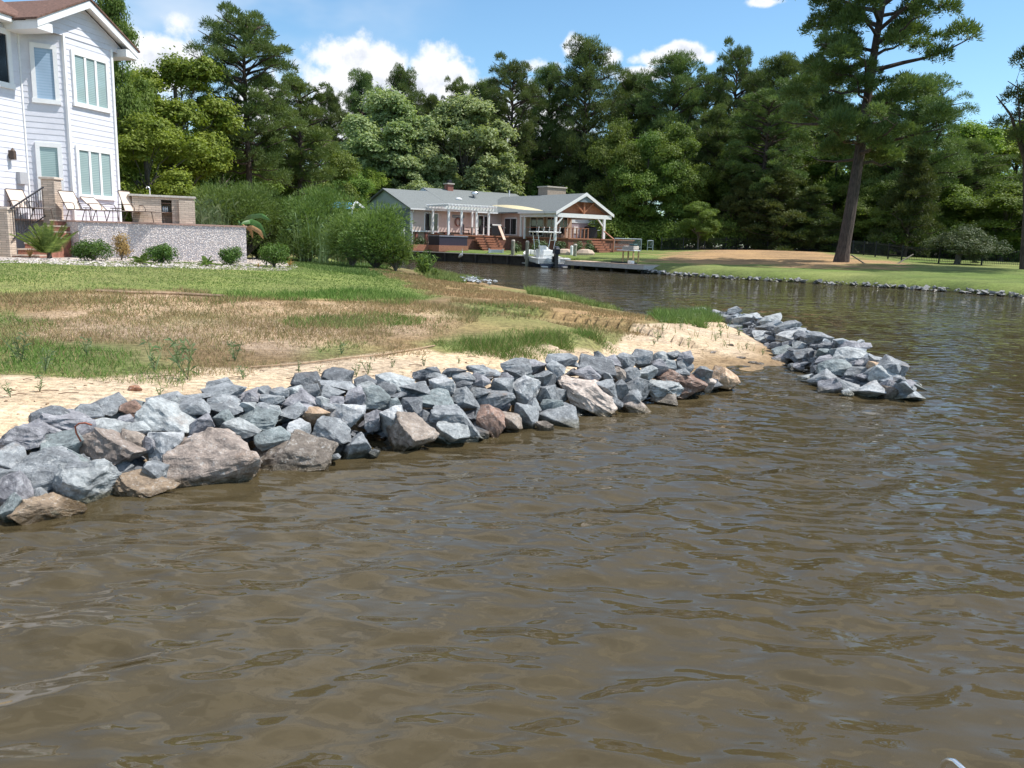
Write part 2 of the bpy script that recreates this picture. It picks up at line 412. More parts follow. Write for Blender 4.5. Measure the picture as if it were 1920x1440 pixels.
CT += [(-9,78,.95),(-9,82,1.1),(0,76,.95),(0,84,1.1),(6,70,.9),(14,66,.9),(10,84,1.2),(-20,85,1.2),(24.7,62,1.15),(30,57,1.05),(38,52,1.),(22,54,.75),(28,48,.75),(14,60,.75),(45,45,1.),(60,60,1.3),(34,68,1.2),(50,80,1.4),(20,90,1.6),(0,110,1.6),(80,100,1.6),(-60,110,1.6),(33,44,.8)]
for a, b, Y in [(1350,470,76),(1420,469.5,76),(1300,471,77),(1480,471,76),(1560,474,76)]:
    p = aty(a, b, Y); CT.append(tuple(p))
CT = np.array(CT)
def _rbf():
    n = len(CT); D = np.hypot(CT[:, None, 0]-CT[None, :, 0], CT[:, None, 1]-CT[None, :, 1])
    A = np.zeros((n+1, n+1)); A[:n, :n] = -D - .25*np.eye(n); A[n, :n] = 1; A[:n, n] = 1
    return np.linalg.solve(A, np.append(CT[:, 2], 0))
RW = _rbf()
def vnoise(X, Y, s, seed=0):
    x = X/s; y = Y/s; xi = np.floor(x).astype(np.int64); yi = np.floor(y).astype(np.int64); fx = x-xi; fy = y-yi
    fx = fx*fx*(3-2*fx); fy = fy*fy*(3-2*fy)
    def h(a, b):
        v = (a*374761393+b*668265263+seed*974634777) & 0xffffffff
        v = ((v ^ (v >> 13))*1274126177) & 0xffffffff
        return ((v ^ (v >> 16)) & 0xffff)/65535.
    return (h(xi, yi)*(1-fx)+h(xi+1, yi)*fx)*(1-fy)+(h(xi, yi+1)*(1-fx)+h(xi+1, yi+1)*fx)*fy
def fbm(X, Y, s, seed=0, o=4):
    r = 0; a = .5
    for i in range(o): r = r+a*vnoise(X, Y, s/2**i, seed+i); a *= .5
    return r/(1-.5**o)
def gh(X, Y):
    X = np.asarray(X, float); Y = np.asarray(Y, float)
    base = np.full(X.shape, RW[-1])
    for (cx, cy, _), w in zip(CT, RW[:-1]): base = base - w*np.hypot(X-cx, Y-cy)
    R = np.hypot(X, Y); base = np.where(R > 95, np.minimum(base, 2.2), base); base = np.clip(base, .03, 2.3)
    base = np.where(R > 130, base*.3+1.5*.7, base)
    d1, s1 = sdist(X, Y, pen); d2, s2 = sdist(X, Y, far)
    def prof(d, s):
        inside = base*(1-np.exp(-np.maximum(d, 0)*s/np.maximum(base, .05)*1.2))
        return np.where(d > 0, inside, np.maximum(-1.3, .35*d*np.where(s > .2, 1.5, .5)))
    z = np.maximum(prof(d1, s1), prof(d2, s2))
    return z + (fbm(X, Y, .9, 3)-.5)*.05*np.clip(z*4, 0, 1)
def g1(x, y): return float(gh(np.array([x]), np.array([y]))[0])
def ghit(px, py):
    """where a ray of the photograph meets the ground"""
    d = ray(px, py); t = 1.; P = CO
    ts = np.geomspace(2, 160, 1200); Q = np.array([CO+d*(k/d.y) for k in ts]); h = gh(Q[:, 0], Q[:, 1]); m = np.where(Q[:, 2] < h)[0]
    return Vector(Q[m[0]]) if len(m) else Vector(Q[-1])
def gpoly(pts): return [W2(ghit(a, b)) for a, b in pts]
def inpoly(X, Y, P, soft=.0):
    d, _ = sdist(X, Y, [(a, b, 0) for a, b in P]); return d

def polar(r0, r1, rows, a0, da_fine, a_fine, cx=0, cy=0):
    r = np.geomspace(r0, r1, rows) if rows > 0 else np.concatenate([np.geomspace(1.15, 15, 470)[:-1], np.geomspace(15, 90, 200)[:-1], np.geomspace(90, 480, 30)]) if rows < 0 else np.concatenate([np.geomspace(2.2, 35, 400)[:-1], np.arange(35, 92, .22), np.geomspace(92, 480, 50)]); rows = len(r)
    fine = np.arange(-a_fine, a_fine+1e-6, da_fine); rest = np.linspace(a_fine, 360-a_fine, 60)[1:-1]
    a = np.radians(np.concatenate([fine, rest])); n = len(a)
    X = np.outer(r, np.sin(a)); Y = np.outer(r, np.cos(a))
    i = np.arange(rows-1)[:, None]*n; j = np.arange(n)[None, :]; j2 = (j+1) % n
    F = np.stack([i+j, i+j2, i+n+j2, i+n+j], -1).reshape(-1, 4)
    c0 = rows*n
    X = np.append(X.ravel(), 0); Y = np.append(Y.ravel(), 0)
    return X, Y, F, n, rows, r
def close_centre(F, n, c0):
    j = np.arange(n); j2 = (j+1) % n
    # quads need 4 corners: pair two fan triangles
    q = [(c0, j2_, j_, j_) for j_, j2_ in zip(j, j2)]
    return q

# ---- ground colours: what each patch of the ground is
Z_LAWN = gpoly([(-300,488),(0,490),(560,500),(700,497),(770,520),(830,556),(700,566),(560,562),(440,560),(330,545),(180,545),(60,553),(-300,560)])
Z_LAWN2 = gpoly([(540,487),(640,492),(720,500),(700,520),(640,512),(560,500)])
Z_MAT = gpoly([(-400,575),(0,556),(180,546),(330,548),(440,562),(700,570),(830,572),(900,590),(820,625),(780,660),(600,676),(450,688),(370,690),(330,640),(120,640),(-400,680)])
Z_BARE = gpoly([(700,505),(800,520),(950,545),(1120,580),(1230,600),(1200,620),(1100,615),(950,590),(850,565),(790,540)])
Z_SAND = gpoly([(-400,735),(0,705),(180,712),(370,692),(450,692),(600,680),(790,655),(830,668),(1120,655),(1180,625),(1320,604),(1345,600),(1400,625),(1480,680),(1500,760),(1100,800),(0,1000),(-400,1100)])
Z_GRAV = gpoly([(-200,480),(40,482),(120,478),(470,484),(500,476),(566,503),(540,508),(400,505),(200,500),(0,494),(-200,494)])
Z_STRAW = gpoly([(1230,476),(1300,470),(1420,466),(1560,475),(1640,488),(1700,492),(1640,503),(1560,503),(1400,497),(1300,497),(1220,490)])
GREENP = [gpoly(p) for p in ([(-100,640),(80,645),(200,650),(300,690),(350,722),(200,712),(80,700),(-100,700)],[(810,646),(900,634),(1050,626),(1130,632),(1135,655),(1000,672),(860,666)],
                             [(-100,570),(60,600),(80,640),(-100,640)],[(520,600),(720,590),(800,600),(700,615),(560,618)],[(880,570),(990,575),(1010,592),(900,590)],[(560,655),(640,640),(680,650),(600,672)])]
def ground():
    X, Y, F, n, rows, r = polar(2.2, 480, 0, 0, .2, 44)
    Z = gh(X, Y); V = np.stack([X, Y, Z], 1); Z[-1] = -1.3; V[-1, 2] = -1.3
    c = np.zeros((len(X), 3)); c[:] = (.05, .045, .03)
    nz = fbm(X, Y, 1.6, 11); nf = fbm(X, Y, .5, 21); nb = fbm(X, Y, 5, 31)
    def put(d, col, soft=.12, wob=.5, k=1.):
        w = np.clip((d+(nz-.5)*wob*2)/soft+.5, 0, 1)*k; w = w[:, None]
        c[:] = c*(1-w)+np.array(col)*w if not isinstance(col, np.ndarray) else c*(1-w)+col*w
    def m2(a, b, t): return np.array(a)*(1-t[:, None])+np.array(b)*t[:, None]
    d1, _ = sdist(X, Y, pen); d2, _ = sdist(X, Y, far)
    brown = m2((.27,.19,.105), (.19,.185,.075), np.clip((nb-.35)*3, 0, 1))
    put(d1, brown, .2, .1)
    green = m2((.14,.195,.05), (.22,.235,.085), np.clip((nb-.3)*2.2, 0, 1))
    put(inpoly(X, Y, Z_LAWN), green, .5, .5); put(inpoly(X, Y, Z_LAWN2), green, .6, .4)
    put(inpoly(X, Y, Z_BARE), m2((.33,.215,.12), (.24,.19,.09), np.clip((nz-.4)*3, 0, 1)), .6, .5, .9)
    matc = m2((.41,.31,.21), (.23,.165,.09), np.clip((nz-.38)*4, 0, 1)); matc = m2(matc, (.17,.185,.07), np.clip((nb-.55)*5, 0, 1)*.8)
    put(inpoly(X, Y, Z_MAT), matc, .5, .6)
    for g_ in GREENP: put(inpoly(X, Y, g_), m2((.12,.18,.05), (.22,.22,.1), np.clip(nf*1.4-.3, 0, 1)), .6, .5, .8)
    put(inpoly(X, Y, Z_SAND), m2((.58,.47,.34), (.44,.345,.235), np.clip(nf*1.6-.3,0,1)), .1, .16)
    put(inpoly(X, Y, Z_GRAV), m2((.50,.45,.41), (.36,.32,.28), nf), .1, .1)
    # far side
    fl = m2((.12,.175,.045), (.185,.215,.075), np.clip((nb-.3)*2.4, 0, 1))
    put(d2-.1, fl, .2, .1)
    put(inpoly(X, Y, Z_STRAW), m2((.44,.28,.165), (.32,.20,.11), np.clip(nf*1.6-.3,0,1)), 3., 5., .85)
    # woodland floor
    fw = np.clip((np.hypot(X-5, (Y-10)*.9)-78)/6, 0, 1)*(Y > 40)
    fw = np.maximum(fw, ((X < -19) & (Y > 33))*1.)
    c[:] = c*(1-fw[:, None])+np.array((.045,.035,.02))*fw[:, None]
    under = (Z < .0)[:, None]; wetb = np.clip((.12+(nz-.5)*.1-Z)/.06, 0, 1)[:, None]
    c[:] = c*(1-wetb)+c*np.array((.55,.5,.42))*wetb
    # rocks' own bed under the two piles: dark rubble
    c *= (1+(nf[:, None]-.5)*.25)
    fan = []; c0 = len(X)-1
    me = np_mesh('ground', V, F, None, col=c, smooth=True) if False else None
    m, T, b, o = newmat('ground_soil_and_grass')
    a = T.n('ShaderNodeAttribute'); a.attribute_name = 'col'; g = T.n('ShaderNodeNewGeometry').outputs['Position']
    n1 = T.noise(T.scale(g, (1, 1, 1)), 14, 6, .7); n2 = T.noise(g, 60, 4, .7); n3 = T.noise(T.scale(g, (.6, 3.2, 1)), 6, 5, .7)
    k = T.math('ADD', T.math('MULTIPLY', n1, .4), T.math('ADD', T.math('MULTIPLY', n2, .25), T.math('MULTIPLY', n3, .35)))
    f = T.ramp(k, .38, .62, .48, 1.45)
    cmb = T.n('ShaderNodeCombineXYZ'); [T.set(cmb.inputs[i], f) for i in range(3)]
    big = T.mix(T.ramp(T.noise(T.scale(g, (.5, 1, 1)), .45, 5, .65), .35, .65), (.80, .78, .80, 1), (1.18, 1.12, 1.05, 1))
    T.set(b.inputs['Base Color'], T.mix(1, T.mix(1, a.outputs['Color'], cmb.outputs[0], 'MULTIPLY'), big, 'MULTIPLY')); b.inputs['Roughness'].default_value = .95
    b.inputs['Specular IOR Level'].default_value = .15
    T.set(b.inputs['Normal'], T.bump(k, .6, .05))
    me = np_mesh('ground', V, F, m, col=c, smooth=True)
    tag(link('ground', me), kind='structure')
ground()

def water():
    X, Y, F, n, rows, r = polar(1.15, 480, -1, 0, .17, 40)
    RR = np.hypot(X, Y)+1e-6; dr = RR*np.where(RR < 15, .0055, .009); dt = RR*R_(.17)*1.3; res = np.maximum(dr, dt)
    rs = np.random.RandomState(3); Z = np.zeros(len(X)); 
    gust = .55+.9*fbm(X, Y, 3.2, 77, 3)
    for i in range(60):
        lam = .11*(16**(i/59.)); th = rs.normal(math.pi*.5+.2, .5)
        amp = .036*math.exp(-math.log(lam/.46)**2/(2*.55**2))*lam/6.283
        kx, ky = math.cos(th)*2*math.pi/lam, math.sin(th)*2*math.pi/lam
        w = np.clip((lam/res-2.5)/3.5, 0, 1)
        ph = kx*X+ky*Y+rs.uniform(0, 6.28)+.7*np.sin(X*.9/lam**.3+i)+.5*np.sin(Y*.7+i*2)
        Z += amp*w*np.sin(ph)*gust
    side = np.abs(np.degrees(np.arctan2(X, Y))) > 40
    Z[side] *= .0
    Z[-1] = 0
    m, T, b, o = newmat('murky_water')
    g = T.n('ShaderNodeNewGeometry').outputs['Position']
    b.inputs['Roughness'].default_value = .02; b.inputs['IOR'].default_value = 1.42
    nb = T.noise(g, .35, 3, .5)
    T.set(b.inputs['Base Color'], T.mix(nb, (.088, .066, .032, 1), (.070, .055, .029, 1)))
    gw = T.n('ShaderNodeMapping'); T.set(gw.inputs[0], g); gw.inputs[2].default_value = (0, 0, .18); gw.inputs[3].default_value = (1, 1.9, 1); gw = gw.outputs[0]
    s1 = T.noise(gw, 3.0, 1, .4); s2 = T.noise(gw, 7.5, 1., .45); calm = T.ramp(T.noise(g, .5, 3, .6), .35, .65, .35, 1.)
    n1 = T.bump(T.math('MULTIPLY', s1, calm), 1., .062); n2 = T.bump(T.math('MULTIPLY', s2, calm), .6, .013, n1)
    T.set(b.inputs['Normal'], n2)
    tr = T.n('ShaderNodeBsdfTransparent'); tr.inputs[0].default_value = (.75, .62, .38, 1)
    mx = T.n('ShaderNodeMixShader'); mx.inputs[0].default_value = .16
    T.set(mx.inputs[1], b.outputs[0]); T.set(mx.inputs[2], tr.outputs[0]); T.set(o.inputs[0], mx.outputs[0])
    tag(link('water', np_mesh('water', np.stack([X, Y, Z], 1), F, m, smooth=True)), kind='structure')
water()
# ---------------------------------------------------------------- rocks
def rock_mesh(seed, npts, boxy=3., fine=0):
    r = random.Random(seed); bm = bmesh.new()
    for i in range(npts):
        v = Vector((r.gauss(0, 1), r.gauss(0, 1), r.gauss(0, 1)))
        nrm = (abs(v.x)**boxy+abs(v.y)**boxy+abs(v.z)**boxy)**(1/boxy); bm.verts.new(v/nrm*r.uniform(.86, 1))
    res = bmesh.ops.convex_hull(bm, input=bm.verts)
    bmesh.ops.delete(bm, geom=list({e for e in res['geom_interior'] if isinstance(e, bmesh.types.BMVert)}), context='VERTS')
    bmesh.ops.dissolve_limit(bm, angle_limit=R_(14), verts=bm.verts, edges=bm.edges)
    bmesh.ops.bevel(bm, geom=list(bm.edges), offset=.028, segments=1, affect='EDGES', profile=.6)
    bmesh.ops.triangulate(bm, faces=bm.faces)
    bmesh.ops.subdivide_edges(bm, edges=[e for e in bm.edges if e.calc_length() > .3], cuts=2, use_grid_fill=True)
    bmesh.ops.triangulate(bm, faces=bm.faces)
    bmesh.ops.subdivide_edges(bm, edges=[e for e in bm.edges if e.calc_length() > .22], cuts=1, use_grid_fill=True)
    if fine: bmesh.ops.triangulate(bm, faces=bm.faces); bmesh.ops.subdivide_edges(bm, edges=[e for e in bm.edges if e.calc_length() > .09], cuts=1, use_grid_fill=True)
    off = Vector((seed*3.1, 0, 0)); bm.normal_update()
    for v in bm.verts:
        n = mnoise.noise(v.co*2.1+off)*.07+mnoise.noise(v.co*5.5+off)*.04+mnoise.noise(v.co*12+off)*.018+(abs(mnoise.noise(v.co*3.3+off))*-.09+mnoise.noise(v.co*24+off)*.012 if fine else 0)
        v.co += v.normal*n
    # normalise to a unit box
    mn = [min(v.co[k] for v in bm.verts) for k in range(3)]; mx = [max(v.co[k] for v in bm.verts) for k in range(3)]
    for v in bm.verts: v.co = Vector([(v.co[k]-(mn[k]+mx[k])/2)/(mx[k]-mn[k])*2 for k in range(3)])
    me = bpy.data.meshes.new('rock'); bm.to_mesh(me); bm.free(); me.materials.append(M_ROCK)
    me.polygons.foreach_set('use_smooth', [False]*len(me.polygons)); return me
ROCKS = [rock_mesh(100+i, [11, 13, 15, 18][i % 4], [3., 4., 5.][i % 3]) for i in range(34)]
BIGR = [rock_mesh(300+i, [11, 14, 17][i % 3], [3., 4.][i % 2], 1) for i in range(9)]
TONE = dict(g=(.27,.285,.30), l=(.39,.41,.415), p=(.30,.295,.32), e=(.23,.265,.27), d=(.16,.17,.185), b=(.33,.27,.225), B=(.34,.275,.235), o=(.58,.40,.26), W=(.20,.165,.135), w=(.30,.22,.15), T=(.55,.46,.40), r=(.27,.17,.13), x=(.48,.49,.50))
def lerp_tab(tab, x):
    if x <= tab[0][0]: return tab[0][1:]
    for a, b in zip(tab, tab[1:]):
        if x <= b[0]:
            t = (x-a[0])/(b[0]-a[0]); return tuple(p+(q-p)*t for p, q in zip(a[1:], b[1:]))
    return tab[-1][1:]
# columns of a pile: px, waterline py, crest py, crest height
PILE = [(-60,1040,815,.42),(0,1000,800,.45),(100,975,778,.5),(220,950,745,.55),(330,940,735,.58),(450,922,722,.6),(560,890,712,.6),(720,860,700,.6),(860,845,692,.6),(1000,812,680,.6),(1130,790,666,.62),(1200,775,662,.6),(1280,752,680,.5),(1340,735,700,.32),(1390,722,708,.15)]
JET = [(1305,600,584,.22),(1340,606,581,.36),(1380,626,583,.44),(1440,660,594,.5),(1480,692,606,.52),(1510,716,618,.54),(1550,741,634,.54),(1600,752,648,.5),(1650,750,680,.42),(1690,748,712,.3),(1712,744,730,.1)]
def pile_pt(tab, px, py):
    w, c, zc = lerp_tab(tab, px); A = gz(px, w, 0); B = gz(px, c, zc)
    lo, hi = -.35, 1.15
    for _ in range(28):
        m = (lo+hi)/2; P = A+(B-A)*m; P = Vector((P.x, P.y, P.z))
        if proj(P)[1] > py: lo = m
        else: hi = m
    return A+(B-A)*lo, lo
NROCK = [0]; ALLR = []
def put_rock(tab, cx, cy, w, h, tone, ang=0., me=None, push=.35, label=None, group=None, dz=0., depth=None, fill=False):
    P, s = pile_pt(tab, cx, cy); D = (P-CO).length
    W = w/CAM_F*D; Hh = h/CAM_F*D; dp = depth or (.55*W+.5*Hh)*.95
    dirv = (P-CO).normalized(); P = P+Vector((dirv.x, dirv.y, 0))*dp*push; P.z += dz
    o = bpy.data.objects.new('rock', me or (BIGR[NROCK[0] % len(BIGR)] if w > 85 and tab is PILE else ROCKS[NROCK[0]*7 % len(ROCKS)])); COL.objects.link(o); NROCK[0] += 1
    yaw = math.atan2(dirv.x, dirv.y)
    o.matrix_world = Matrix.Translation(P) @ Matrix.Rotation(-yaw, 4, 'Z') @ Matrix.Rotation(R_(ang), 4, 'Y') @ Matrix.Rotation(R_(rng.uniform(4, 26)), 4, 'X') @ Matrix.Rotation(R_(rng.uniform(-10, 10)), 4, 'Z') @ Matrix.Diagonal((W*.475, dp*.47, Hh*.45, 1))
    t = TONE[tone]; k = rng.uniform(.86, 1.12); o.color = (t[0]*k, t[1]*k, t[2]*k, 1)
    third = 'left' if cx < 480 else ('middle' if cx < 950 else 'right')
    row = 'at the waterline' if s < .3 else ('on the sloping face' if s < .72 else 'on the sandy crest')
    if tab is PILE:
        gl = ('blue-grey angular rock %s of the near pile, in its %s third' % (row, third))
        gg = 'near pile rocks %s, %s third' % (row, third)
    else:
        tip = 'outer tip' if cx > 1560 else ('middle' if cx > 1430 else 'landward end')
        gl = 'flat blue-grey rock in the %s of the jetty beyond the cove' % tip; gg = 'jetty rocks, %s' % tip
    tag(o, label or gl, 'rock', None if label else gg)
    ALLR.append((o, cx, cy, label, tone, tab is PILE, w, h, fill, gl))
    return o
C1 = [(0,1040,205,1400,'e','greenish wet rock at the far left waterline'),(170,1060,780,1420,'w','brown rock lying mostly under the water, front left'),(560,740,1160,1200,'l','pale greenish triangular rock at the left waterline'),(1080,880,1740,1080,'w','low wet brown rock beneath the tan boulder'),
 (0,830,380,1150,'p',0),(-80,760,140,930,'g',0),(-60,570,245,840,'g',0),(180,640,840,1010,'g','large pale grey rock behind the pale triangular one'),(0,330,455,630,'p','purple-grey rock with a peach patch, left end'),(190,280,570,450,'p',0),(440,410,790,620,'e','dark green-grey rock left of the rusty wire'),
 (650,545,860,770,'e',0),(815,430,1465,890,'B','big tan flat-topped boulder with dark front'),(900,280,1275,480,'l','pale hexagonal slab behind the tan boulder'),(740,280,950,490,'p',0),(490,215,1110,430,'p','long purple-grey slab under the rusty wire'),(355,180,730,345,'d',0),(740,125,1020,250,'g',0),(935,50,1245,280,'g','pale rounded rock standing on the crest, left'),
 (1215,90,1430,215,'r','small reddish rock on the crest with a sand gap'),(1180,220,1340,345,'p',0),(1275,290,1495,440,'l',0),(1305,130,1950,500,'l','long pale slab with a black recess below it'),(1200,385,1510,615,'b','brown-fronted rock between the slab and tan boulder'),(1440,430,1580,630,'p',0),(1485,395,1825,715,'x','bright violet-grey pointed rock beside the tan boulder'),(1410,705,1670,935,'g',0),(1490,20,1870,145,'g',0)]
C2 = [(-10,270,140,420,'l',0),(5,310,375,520,'g',0),(185,465,460,745,'p','squarish purple-grey upright rock above the big brown boulder'),(440,440,640,710,'e',0),(500,520,885,715,'l','pale wedge-shaped rock over the big brown boulder'),(315,185,740,330,'g','long low pale rock on the crest against the sand'),(130,270,400,345,'g',0),(375,295,690,425,'g',0),(380,365,720,475,'g',0),(700,330,870,465,'l',0),(725,245,915,375,'p',0),
 (900,275,1140,395,'g',0),(875,195,1005,285,'g',0),(995,205,1185,315,'g',0),(1105,185,1350,305,'l',0),(1100,255,1460,425,'p',0),(1325,175,1495,295,'g',0),(1465,165,1745,325,'g','black-fronted rock on the crest in the middle'),(1485,135,1885,235,'g',0),(1445,285,1590,405,'l',0),(1565,295,1735,405,'p',0),(1505,365,1670,445,'g',0),(815,375,1005,475,'g',0),(935,385,1115,495,'l',0),
 (1080,395,1360,565,'g',0),(630,455,1095,625,'e','green-grey layered slab in the middle of the face'),(1140,540,1395,755,'x','bright white-grey rock above the wet dark boulder'),(835,620,1205,800,'e','dark striped block above the wet dark boulder'),(1325,400,1595,585,'o','pinkish tan rock among grey ones'),(1210,375,1510,485,'p',0),(1355,545,1800,900,'g','big pale rock with a dark overhanging front'),(1570,375,1950,675,'x','smooth pale trapezoid rock, upper middle'),(150,695,285,805,'p',0),
 (-15,715,880,1330,'B','biggest brown boulder at the waterline'),(800,745,1670,1180,'W','wet dark boulder with two pale streaks'),(1560,855,1700,970,'g',0)]
C3 = [(95,935,440,1240,'g','oval grey rock left of the brown triangle rock'),(470,645,750,1050,'x','bright white rock with a hollow on top'),(500,765,1080,1300,'b','brown triangular rock with glints at the water'),(370,1085,500,1170,'d',0),(1015,765,1370,1130,'l','pale smooth leaning rock right of the brown triangle'),(980,655,1560,1080,'g','large pale rock with a black left side'),(1450,665,1750,1040,'r','reddish brown rock with a water drip'),(1670,700,1925,945,'b','dark brown rock beside the reddish one'),
 (1190,475,1505,695,'g','pale box-like rock in the middle of the face'),(1465,515,1850,685,'g',0),(850,535,1225,675,'e',0),(985,355,1255,585,'x','smooth pale rock on the upper middle face'),(675,555,925,745,'d',0),(680,700,810,845,'g',0),(335,705,495,905,'p',0),(870,680,1090,860,'d',0),(685,395,1020,565,'g',0),(435,345,835,505,'l',0),(450,435,660,545,'d',0),(250,415,490,525,'l',0),(260,495,600,685,'e',0),
 (570,575,705,695,'e',0),(580,525,765,595,'d',0),(235,365,460,465,'d',0),(145,475,355,675,'p',0),(1210,315,1455,425,'g',0),(1110,275,1365,365,'d',0),(1230,395,1425,515,'d',0),(1385,325,1605,485,'p',0),(1390,475,1605,565,'g',0),(1580,375,1835,565,'g',0),(1625,325,1825,455,'p',0),(1350,235,1705,345,'g',0),(1475,285,1705,385,'g',0),(1695,185,1970,305,'g',0),(1735,265,1970,405,'d',0),(945,315,1155,405,'g',0)]
C4 = [(65,355,320,590,'x','largest bright white rock, right part of the pile'),(235,315,405,435,'g',0),(25,265,245,405,'g',0),(345,255,505,375,'g',0),(105,550,295,810,'g','upright grey rock at the water, left of centre right'),(195,530,318,640,'g',0),(310,540,492,665,'e','green-grey rounded rock on a flat slab'),(290,605,610,790,'g','flat slab under the green-grey rock'),(265,712,415,840,'W',0),(285,415,435,575,'g',0),
 (545,285,785,395,'p',0),(595,230,905,365,'d','long dark beam-shaped rock near the crest'),(715,160,835,245,'d',0),(725,185,935,305,'p',0),(895,178,1055,300,'g',0),(995,155,1185,305,'g','blocky rock at the top right of the crest'),(1165,225,1305,355,'p',0),(1185,178,1325,275,'l',0),(1255,232,1375,315,'l',0),(1285,158,1405,255,'g',0),(1365,212,1505,345,'g',0),(1375,168,1505,275,'p',0),(1345,298,1475,358,'g',0),(1515,285,1655,385,'g',0),
 (1525,352,1675,495,'T','small pale tan rock next to the orange one'),(1630,285,1860,500,'o','orange-tan rock at the right tip of the pile'),(1195,305,1610,545,'r','big rust-brown boulder near the right tip'),(1085,405,1425,548,'l','smooth greenish elongated rock over the water, right'),(1160,495,1395,600,'W',0),(950,525,1195,690,'T','wet beige rock half in the water'),(935,455,1105,630,'g',0),(825,385,1005,570,'g',0),(695,385,915,560,'g',0),(825,518,955,628,'d',0),
 (955,365,1175,560,'g',0),(1040,278,1225,415,'l',0),(935,295,1095,435,'g',0),(865,295,975,428,'b',0),(795,318,875,405,'g',0),(475,188,615,295,'g',0),(345,198,605,295,'g',0),(35,232,235,295,'g',0)]
DIAG = {'long pale slab with a black recess below it': 16, 'big tan flat-topped boulder with dark front': 14, 'brown-fronted rock between the slab and tan boulder': 28, 'pale smooth leaning rock right of the brown triangle': 38, 'long dark beam-shaped rock near the crest': 20}
for ch, ox, oy, k in [(C1,0,740,5.333),(C2,320,690,5.333),(C3,620,640,5.333),(C4,940,620,4.174)]:
    for x0, y0, x1, y1, t, lb in ch:
        cx, cy, w, h = ox+(x0+x1)/2/k, oy+(y0+y1)/2/k, (x1-x0)/k, (y1-y0)/k
        put_rock(PILE, cx, cy, w*1.06, h*1.06, t, DIAG.get(lb, rng.uniform(-8, 14)), label=lb or None)
# the tall beige boulder that leans down to the water
beige = put_rock(PILE, 940+690/4.174, 620+530/4.174, 145, 64, 'T', 36, label='big beige boulder sloping from the crest to the water')
# traced stones at the tip of the jetty
CJ = [(130,670,395,800,'l',0),(290,635,695,850,'g','dark-fronted flat rock at the jetty waterline facing the cove'),(445,755,760,1000,'p','rounded grey rock at the jetty tip waterline'),(630,715,1040,1010,'g','pale square-topped rock on the jetty tip'),(935,785,1385,1050,'x','large hexagonal pale rock at the jetty tip'),(1370,850,1700,1120,'W','wet pinkish rock at the end of the jetty'),(1590,800,1850,1000,'g','outermost grey slab of the jetty'),
 (1230,575,1610,860,'l','long slanting slab down the outer jetty tip'),(455,485,965,690,'e','large pale slab with dark edge on the jetty'),(835,565,1190,700,'g',0),(1015,635,1265,795,'p',0),(795,895,955,995,'l',0),(405,395,665,525,'p',0),(645,385,835,495,'l',0),(815,318,945,412,'p',0),(405,188,645,302,'d',0),(55,188,325,302,'l',0),(615,278,805,395,'e',0),(405,285,625,405,'e',0),(75,295,405,440,'g',0),(1185,495,1505,645,'o','tan orange flat stone on the outer jetty'),(1395,455,1625,705,'g',0),
 (1575,695,1755,805,'g',0),(1175,395,1375,505,'g',0),(955,445,1185,565,'p',0),(835,155,1005,245,'x',0),(955,148,1115,262,'x',0),(-20,500,120,620,'g',0),(60,500,220,620,'p',0)]
for x0, y0, x1, y1, t, lb in CJ:
    put_rock(JET, 1480+(x0+x1)/16, 620+(y0+y1)/16, (x1-x0)/8*1.1, (y1-y0)/8*1.15, t, (22 if x0 > 1100 else rng.uniform(-14, 6)), label=lb or None)
placed = []
for tries in range(6000):
    if len(placed) >= 112: break
    px = rng.uniform(1308, 1700); w, c, zc = lerp_tab(JET, px); py = rng.uniform(c+2, w-3)
    if 1480 < px < 1700 and py > 640 and not (px > 1600 and py < 690+(px-1600)*.4 and rng.random() < .5): continue
    D = (gz(px, w, 0)-CO).length; size = rng.uniform(.38, .72)*CAM_F/D; hh = size*rng.uniform(.34, .52)
    if any(abs(px-a) < (size+b)*.36 and abs(py-q) < (hh+e)*.36 for a, q, b, e in placed): continue
    placed.append((px, py, size, hh))
    put_rock(JET, px, py, size, hh, rng.choice('ggglllppxxed'), rng.uniform(-22, 14))
# fill stones in the gaps of the near pile
fills = 0
for tries in range(4000):
    if NROCK[0] >= 298 or fills > 46: break
    px = rng.uniform(-20, 1330); w, c, zc = lerp_tab(PILE, px); py = rng.uniform(c+8, w-10)
    D = (gz(px, w, 0)-CO).length; size = rng.uniform(.25, .4)*CAM_F/D
    put_rock(PILE, px, py, size, size*.7, rng.choice('gdpe'), rng.uniform(-20, 20), push=1.0, dz=-.05, fill=True); fills += 1
